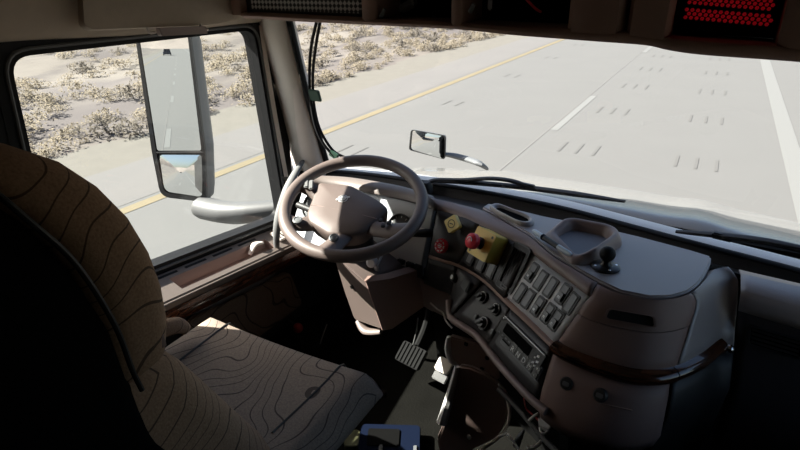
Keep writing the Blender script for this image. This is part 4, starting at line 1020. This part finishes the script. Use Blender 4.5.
b = MB(); b.tube([bkp[0] + V((-.004, 0, 0)), bkp[7].lerp(bkp[0], .5) + V((-.010, 0, 0)), bkp[7] + V((-.004, 0, 0)), bkp[6]], [.009, .015, .012, .006], 8, flat=.6); b.build('edge_trim', 'white', br)
for (u, v) in ((466, 344), (487, 358), (482, 369)):
    b = MB(); q = pp(u, v, p1 + pn * .001, pn); b.prism(rounded(q, (1, 0, -.2), (.2, .1, 1), .012, .012, .003), pn * .0012); b.build('hole', 'void', br)
b = MB(); b.box(pp(475, 371, p1 + pn * .005, pn), ((1, 0, -.5), (.5, 0, 1), pn), (.020, .016, .010), .002); b.build('tab', 'trim_beige', br)
b = MB(); cw = [V((-.50, 1.19, 1.40)), V((-.36, 1.0, 1.36)), V((-.36, .98, 1.28)), V((-.52, 1.19, 1.28))]; b.prism(cw, (.05, .02, 0), .006); b.build('side_wall', 'void', con)
rd = [pz(498, 388, 1.62), pz(512, 402, 1.60), pz(528, 420, 1.58), pz(545, 440, 1.56), pz(562, 456, 1.55)]
b = MB(); b.tube(rd, .0075, 10); tag(b.build('support_rod', 'grey_plastic'), 'grey rod running diagonally through the open console', 'rod')
b = MB(); b.tube([pz(499, 437, 1.545), pz(506, 434, 1.55), pz(510, 437, 1.55), pz(515, 444, 1.54), pz(520, 452, 1.53)], .0035, 8); tag(b.build('cable', 'white'), 'white cable curling below the brown console panel', 'cable')
t = thing('connector_plug', pz(542, 423, 1.60), 'white frayed connector plug hanging beside the grey rod', 'plug')
q = pz(543, 423, 1.60)
b = MB(); b.prism([pz(u, v, 1.60) for u, v in ((538, 414), (545, 419), (551, 426), (549, 429), (539, 424))], (.0, .004, -.02), .002); b.build('shell', 'white', t)
b = MB(); b.tube([pz(540, 424, 1.59), pz(541, 432, 1.585), pz(546, 433, 1.585), pz(550, 427, 1.59)], .003, 8); b.build('latch', 'white', t)
b = MB(); b.tube([pz(538, 414, 1.60), pz(533, 417, 1.60), pz(529, 421, 1.59)], .004, 8); b.build('lead', 'white', t)
for lab, pts in (('red wire curving behind the grey console rod, upper of two', ((524, 398), (526, 408), (533, 415), (539, 421))), ('red wire curving behind the grey console rod, lower of two', ((505, 397), (516, 408), (524, 416), (530, 420)))):
    b = MB(); b.tube([pz(u, v, 1.585) for u, v in pts], .0022, 6); tag(b.build('wire', 'red_dark'), lab, 'wire')
b = MB(); b.tube([pz(516, 446, 1.52), pz(520, 437, 1.55), pz(524, 430, 1.57)], [.010, .008, .003], 10); tag(b.build('probe', 'mid_grey'), 'small grey pointed probe standing below the console rod', 'tool')
b = MB(); b.tube([pz(527, 448, 1.54), pz(533, 447.5, 1.54), pz(539, 444, 1.54), pz(541, 440, 1.54)], [.004, .006, .005, .003], 8); tag(b.build('cable', 'white'), 'short white cable end at the bottom beside the grey probe', 'cable')

# ================================================================== MIRRORS
mn = V((.4155, -.9021, .105)).normalized()
mn = V((.4189, -.9064, .0543)).normalized(); mp0 = V((-1.9, 1.60, 2.2))
mU = (V((0, 0, 1)) - mn * mn.z).normalized(); mX = mU.cross(mn).normalized()
mir = thing('side_mirror', (-1.93, 1.62, 1.75), 'tall grey two pane side mirror outside the driver door window', 'mirror')
def mpx(u, v, o=0): return pp(u, v, mp0 + mn * o, mn)
TL_, TR_ = mpx(137.5, 30), mpx(188.5, 28); ML, MR_ = mpx(156, 151), mpx(203.5, 151); BL, BR = mpx(163, 194), mpx(205, 199)
nu = lambda n_: n_
up_glass = fillet([mpx(139, 33, .004), mpx(187.5, 31, .004), mpx(201.5, 150.5, .004), mpx(157.5, 150.5, .004)], .01, 3)
b = MB(); b.prism(up_glass, mn * .002); b.build('main_glass', 'mirror', mir, smooth=False)
# convex lower glass
lc = [mpx(158.5, 154, .004), mpx(202, 154, .004), mpx(203.5, 196, .004), mpx(166, 190.5, .004)]
fl = fillet(lc, [.01, .01, .02, .03], 5); lcc = sum(fl, V()) / len(fl)
cn = V((.412, -.898, .154)).normalized(); Rc = 1.1
b = MB(); rows = []
for j in range(10, -1, -1):
    k = j / 10; r = []
    for p in fl:
        q = lcc + (p - lcc) * k; dd = (q - lcc).length; r.append(q + mn * (.010 - dd * dd / (2 * Rc) - (q - lcc).dot(cn - mn)))
    rows.append(r)
b.grid(rows, close_u=True, caps=False); 
b.build('convex_glass', 'mirror', mir, angle=180)
fo = [TL_, TR_, MR_ + mX * .004, BR + mX * .004 - mU * .012, BL - mX * .0 - mU * .010, ML - mX * .006]
fo = [p - mX * .008 if i in (0, 4, 5) else p + mX * .006 for i, p in enumerate(fo)]
fo2 = fillet(fo, [.03, .03, .001, .03, .045, .001], 5)
b = MB(); b.prism(fo2, -mn * .006); b.build('bezel', 'black', mir)
hc = sum(fo2, V()) / len(fo2)
b = MB(); b.grid([[p - mn * .006 for p in fo2], [hc + (p - hc) * 1.015 - mn * .03 for p in fo2], [hc + (p - hc) * 1.01 - mn * .075 for p in fo2], [hc + (p - hc) * .92 - mn * .115 for p in fo2], [hc + (p - hc) * .7 - mn * .13 for p in fo2]], close_u=True, caps=True); b.build('housing', 'mid_grey', mir, angle=50)
b = MB(); ring(b, fo2, [p + mn * 0 for p in fillet([mpx(139, 32), mpx(188, 30), mpx(202.3, 150), mpx(203.8, 197), mpx(165, 192), mpx(157, 150)], [.03, .03, .001, .02, .03, .001], 5)], mn * .010); b.build('bezel', 'black', mir)
b = MB(); b.tube([mpx(156.5, 152.3, .006), mpx(203.5, 152.3, .006)], .005, 8, sub=1); b.build('divider', 'black', mir)
a0, a1, a2 = px(205, 208, -1.87), px(236, 213, -1.68), px(287, 208, -1.47)
b = MB(); b.tube([a0 + V((-.03, 0, .01)), a0, a1, a2], [.05, .072, .068, .052], 14, flat=.72, up=(0, .5, 1)); b.build('arm', 'arm_grey', mir)
b = MB(); b.tube([V((-1.86, 1.70, 2.46)), V((-1.65, 1.72, 2.50)), V((-1.46, 1.70, 2.52))], .03, 12, flat=.6); b.build('upper_arm', 'grey_plastic', mir)

hn = V((.21, -.968, .125)).normalized(); hp = V((-1.45, 3.15, 1.7)); hU = (V((0, 0, 1)) - hn * hn.z).normalized(); hX = hU.cross(hn).normalized()
hm = thing('hood_mirror', (-1.3, 3.1, 1.55), 'small convex mirror on a dark arm standing on the white hood', 'mirror')
hmp = lambda u, v, o=0: pp(u, v, hp + hn * o, hn)
ho_ = fillet([hmp(411.2, 129.3), hmp(445.8, 135.5), hmp(445.2, 159.5), hmp(409, 149.8)], .02, 5); hcc = sum(ho_, V()) / len(ho_)
b = MB(); HT = V((.13, -.98, .095)).normalized() - hn
rows = [[hcc + (p - hcc) * (.955 * j / 8) + hn * (.014 - ((p - hcc).length * .955 * j / 8) ** 2 / 2.2 - ((p - hcc) * (.955 * j / 8)).dot(HT)) for p in ho_] for j in range(8, -1, -1)]; b.grid(rows, close_u=True); b.build('glass', 'mirror', hm, angle=180)
b = MB(); ring(b, [p - hn * .004 for p in ho_], [hcc + (p - hcc) * .95 - hn * .004 for p in ho_], hn * .012); b.build('rim', 'black', hm)
b = MB(); b.grid([[p - hn * .002 for p in ho_], [hcc + (p - hcc) * .98 - hn * .03 for p in ho_], [hcc + (p - hcc) * .75 - hn * .07 for p in ho_]], close_u=True, caps=True); b.build('housing', 'mid_grey', hm)
b = MB(); b.lathe(hmp(436.5, 135.5, .008), hn, [(.007, 0), (.012, 0), (.012, .004), (.007, .004)], 16); b.build('bubble_ring', 'mid_grey', hm)
b = MB(); b.tube([hmp(443, 154, -.03), hmp(455, 156, -.06), hmp(468, 159.5, -.05), pz(479, 163.5, 1.60), pz(486, 168, 1.55)], [.018, .03, .032, .028, .02], 12, flat=.6); b.build('arm', 'mid_grey', hm)

# ================================================================== OVERHEAD
PH, NH = V((0, 1.31, 2.5)), V((0, 1, 0))
HX = V((1, 0, 0))
def hp_(u, v, o=0): return pp(u, v, PH + NH * o, NH)
hdr = thing('overhead_console', (-.4, 1.4, 2.5), 'dark brown overhead console with open cubbies above the windshield', 'overhead console')
edge = [(246,19),(270,20),(290,21.5),(340,24),(400,27),(457,30),(510,35.5),(560,39.5),(600,42.5),(645,46),(668,51),(700,55.5),(760,60),(800,63),(860,69),(960,80)]
opb = [(241,12),(270,13),(290,14),(340,16.5),(400,20),(457,22.5),(510,26),(560,28),(600,30),(645,33),(668,37),(700,40),(760,44),(800,47),(860,52),(960,60)]
E_, O_ = [hp_(*p) for p in edge], [hp_(*p) for p in opb]
DV = NH
NE = 60
er = lambda pts: [cat_eval(pts, (len(pts) - 1) * k / NE) for k in range(NE + 1)]
E_, O_ = er(E_), er(O_)
b = MB(); b.grid([[p + DV * .13 for p in E_], [p + DV * .012 for p in E_], [e_.lerp(o_, .12) - DV * .004 for e_, o_ in zip(E_, O_)], [e_.lerp(o_, .5) - DV * .010 for e_, o_ in zip(E_, O_)], [e_.lerp(o_, .88) - DV * .007 for e_, o_ in zip(E_, O_)], [o_ + DV * .002 for o_ in O_], [o_ + DV * .13 for o_ in O_]], close_v=True)
b.build('lower_rail', 'header_brown', hdr, angle=55)
ZT = 2.70
def upright(u0, v0, u1, v1, bul=.006, m='header_brown'):
    p0, p1 = hp_(u0, v0 + 3), hp_(u1, v1 + 3)
    a0_, a1_ = V((p0.x, p0.y, ZT)), V((p1.x, p1.y, ZT)); n = 8
    def row(z0, z1, k): return None
    b = MB(); rows = []
    for j in range(6):
        t_ = j / 5; A, B_ = p0.lerp(a0_, t_), p1.lerp(a1_, t_)
        rows.append([A + DV * .12, A + DV * .004, A.lerp(B_, .08) - DV * .004] + [A.lerp(B_, .1 + .8 * k / n) - DV * bul * (1 + .6 * math.sin(PI * k / n)) for k in range(n + 1)] + [A.lerp(B_, .92) - DV * .004, B_ + DV * .004, B_ + DV * .12])
    b.grid(rows); return b.build('divider', m, hdr, angle=55)
upright(233, 12, 244, 12); upright(362, 18, 378, 20); upright(451, 22, 463, 23); upright(567, 28.5, 622, 31, .012); upright(626, 31.5, 668, 37, .008); upright(776, 44.5, 900, 55)
bp0, bp1 = hp_(236, 10), hp_(900, 53)
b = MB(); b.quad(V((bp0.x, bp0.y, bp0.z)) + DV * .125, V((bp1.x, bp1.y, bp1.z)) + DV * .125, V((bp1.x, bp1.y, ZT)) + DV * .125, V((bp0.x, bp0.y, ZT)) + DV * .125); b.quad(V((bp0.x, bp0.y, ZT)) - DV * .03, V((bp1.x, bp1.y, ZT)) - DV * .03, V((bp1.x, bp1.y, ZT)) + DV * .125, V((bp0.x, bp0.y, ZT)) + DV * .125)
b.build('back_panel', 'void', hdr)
# flap of fascia above the opening, up to the ceiling
b = MB(); b.quad(V((bp0.x, bp0.y, ZT - .02)) - DV * .01, V((bp1.x, bp1.y, ZT - .02)) - DV * .01, V((bp1.x, bp1.y, ZC)) - DV * .05, V((bp0.x, bp0.y, ZC)) - DV * .05); b.build('upper_fascia', 'header_brown', hdr)
g0, g1 = hp_(252, 9.5, .01), hp_(361, 13.5, .01)
b = MB(); b.prism([g0, g1, V((g1.x, g1.y, ZT)), V((g0.x, g0.y, ZT))], DV * .006); b.build('speaker_grille', 'grille_mesh', hdr, smooth=False)
g0, g1 = hp_(243, 11.5, .016), hp_(365, 17, .016)
b = MB(); b.prism([g0, g1, V((g1.x, g1.y, ZT)), V((g0.x, g0.y, ZT))], DV * .006); b.build('grille_surround', 'black', hdr, smooth=False)
# red marker lamp in the right cubby
lamp = thing('red_lamp', hp_(720, 20, .05), 'red lit lamp with two honeycomb rows in the right overhead cubby', 'lamp')
b = MB(); q = [hp_(673, 31, .05), hp_(775, 37, .05), hp_(778, -18, .05), hp_(677, -24, .05)]; b.prism(q, DV * .03, .004); b.build('housing', 'void', lamp)
for (r0, r1) in (((686, 13.5), (774, 21)), ((690, -1.5), (776, 5.5))):
    A, B_ = hp_(*r0, .045), hp_(*r1, .045); n = 15
    Wd = (B_ - A).length; st = Wd / n
    b = MB()
    for rr in range(3):
        for k in range(n):
            q = A + (B_ - A) * ((k + (.5 if rr % 2 else 0)) / n) + V((0, 0, (rr - 1) * st * .72))
            b.lathe(q, -DV, [(0, -.004), (st * .38, -.004), (st * .33, .002), (st * .16, .005), (0, .006)], 6)
    b.build('lens_row', 'lens_led', lamp, smooth=False)
# small things in the cubbies
b = MB(); b.tube([hp_(522, -6, .04), hp_(529, 2, .03), hp_(536, 9, .03), hp_(541, 12, .04)], .003, 8); tag(b.build('wire', 'red'), 'red wire hanging in the overhead cubby over the windshield centre', 'wire')
b = MB(); b.box(hp_(490, 4, .05), (HX, DV, (0, 0, 1)), (.010, .01, .028), .003); tag(b.build('clip', 'silver'), 'tiny bright clip in the overhead cubby left of the red wire', 'clip')
b = MB(); b.box(hp_(408, 6, .05), (HX + V((0, 0, .5)), DV, V((0, 0, 1)) - HX * .5), (.05, .03, .022), .006); tag(b.build('buckle', 'mid_grey'), 'grey metal buckle lying in the small overhead cubby', 'buckle')
for (u, v) in ((381, 17), (470, 12)):
    b = MB(); b.tube([hp_(u, v, .004), hp_(u + 4, v - 8, .0)], [.006, .005], 8, sub=1); b.build('hook', 'grey_plastic', hdr)

# headliner band over the door
le = [px(-60, 46, -1.372), px(0, 42.5, -1.372), px(38, 40, -1.372), px(136, 35.5, -1.372), px(204, 28.5, -1.372), px(262, 22, -1.365), px(300, 21, -1.30)]
def lrow(dx, dz): return [cc(le, k, 30) + V((dx, -.02 * dx, dz)) for k in range(31)]
b = MB(); b.grid([lrow(-.03, .02), lrow(0, 0), lrow(.012, .004), lrow(.022, .02), lrow(.04, .06), lrow(.06, .12), lrow(.10, .25), lrow(.2, .50)]); struct(b.build('trim_5', 'liner_beige', angle=60))
vis = thing('sun_visor', px(150, 15, -1.31), 'beige folded sun visor above the driver door window', 'sun visor')
vo2 = [px(u, v, -1.318) for u, v in ((76, -30), (78.5, 26), (86, 31), (149, 28.5), (206, 26.5), (236, 20), (232, -30))]
b = MB(); b.prism(fillet(vo2, [.01, .012, .01, .2, .2, .02, .01], 4), (.022, .0, .004), .008, 3); b.build('panel', 'liner_beige', vis)
q = [px(u, v, -1.29) for u, v in ((155, 28), (202, 26), (204, 33.5), (158, 36))]
b = MB(); b.prism(fillet(q, .004, 3), (.016, 0, 0), .004); b.build('pivot_cover', 'dash_brown', vis)
for (u, v) in ((151, 30.5), (204, 27.5)):
    b = MB(); b.tube([px(u - 4, v - 3.5, -1.285), px(u - 1.5, v + 2, -1.285), px(u + 4, v + 2, -1.285)], .0035, 8); b.build('clip', 'trim_beige', vis)

# cables taped beside the windshield pillar
def wsh(u, v): return gl(u, v, -.02)
for lab, pts in (('black cable taped down the windshield edge, nearer the pillar', ((317, 20), (311, 48), (309.5, 75), (310.5, 100), (315, 125), (323, 143), (335, 157), (345, 165))), ('black cable taped down the windshield edge, farther from the pillar', ((320.5, 20), (316, 45), (313, 72), (313.5, 100), (318, 124), (326, 141), (336, 153), (352, 160)))):
    b = MB(); b.tube([wsh(*p) for p in pts], .0052, 8); tag(b.build('cable', 'rubber'), lab, 'cable', 'cables beside the windshield pillar')
c = gl(315, 95.5, -.05)
b = MB(); b.box(c, ((1, 0, .0), (0, 1, 0), (0, -.3, 1)), (.044, .012, .042), .003); tag(b.build('tape', 'green_tape'), 'dark green tape holding two cables high on the windshield edge', 'tape')
c = gl(334, 155, -.05)
b = MB(); b.box(c, ((1, 0, -.45), (0, 1, 0), (.45, -.3, 1)), (.038, .012, .028), .003); tag(b.build('tape', 'green_tape'), 'dark green tape on the cables low above the steering wheel', 'tape')
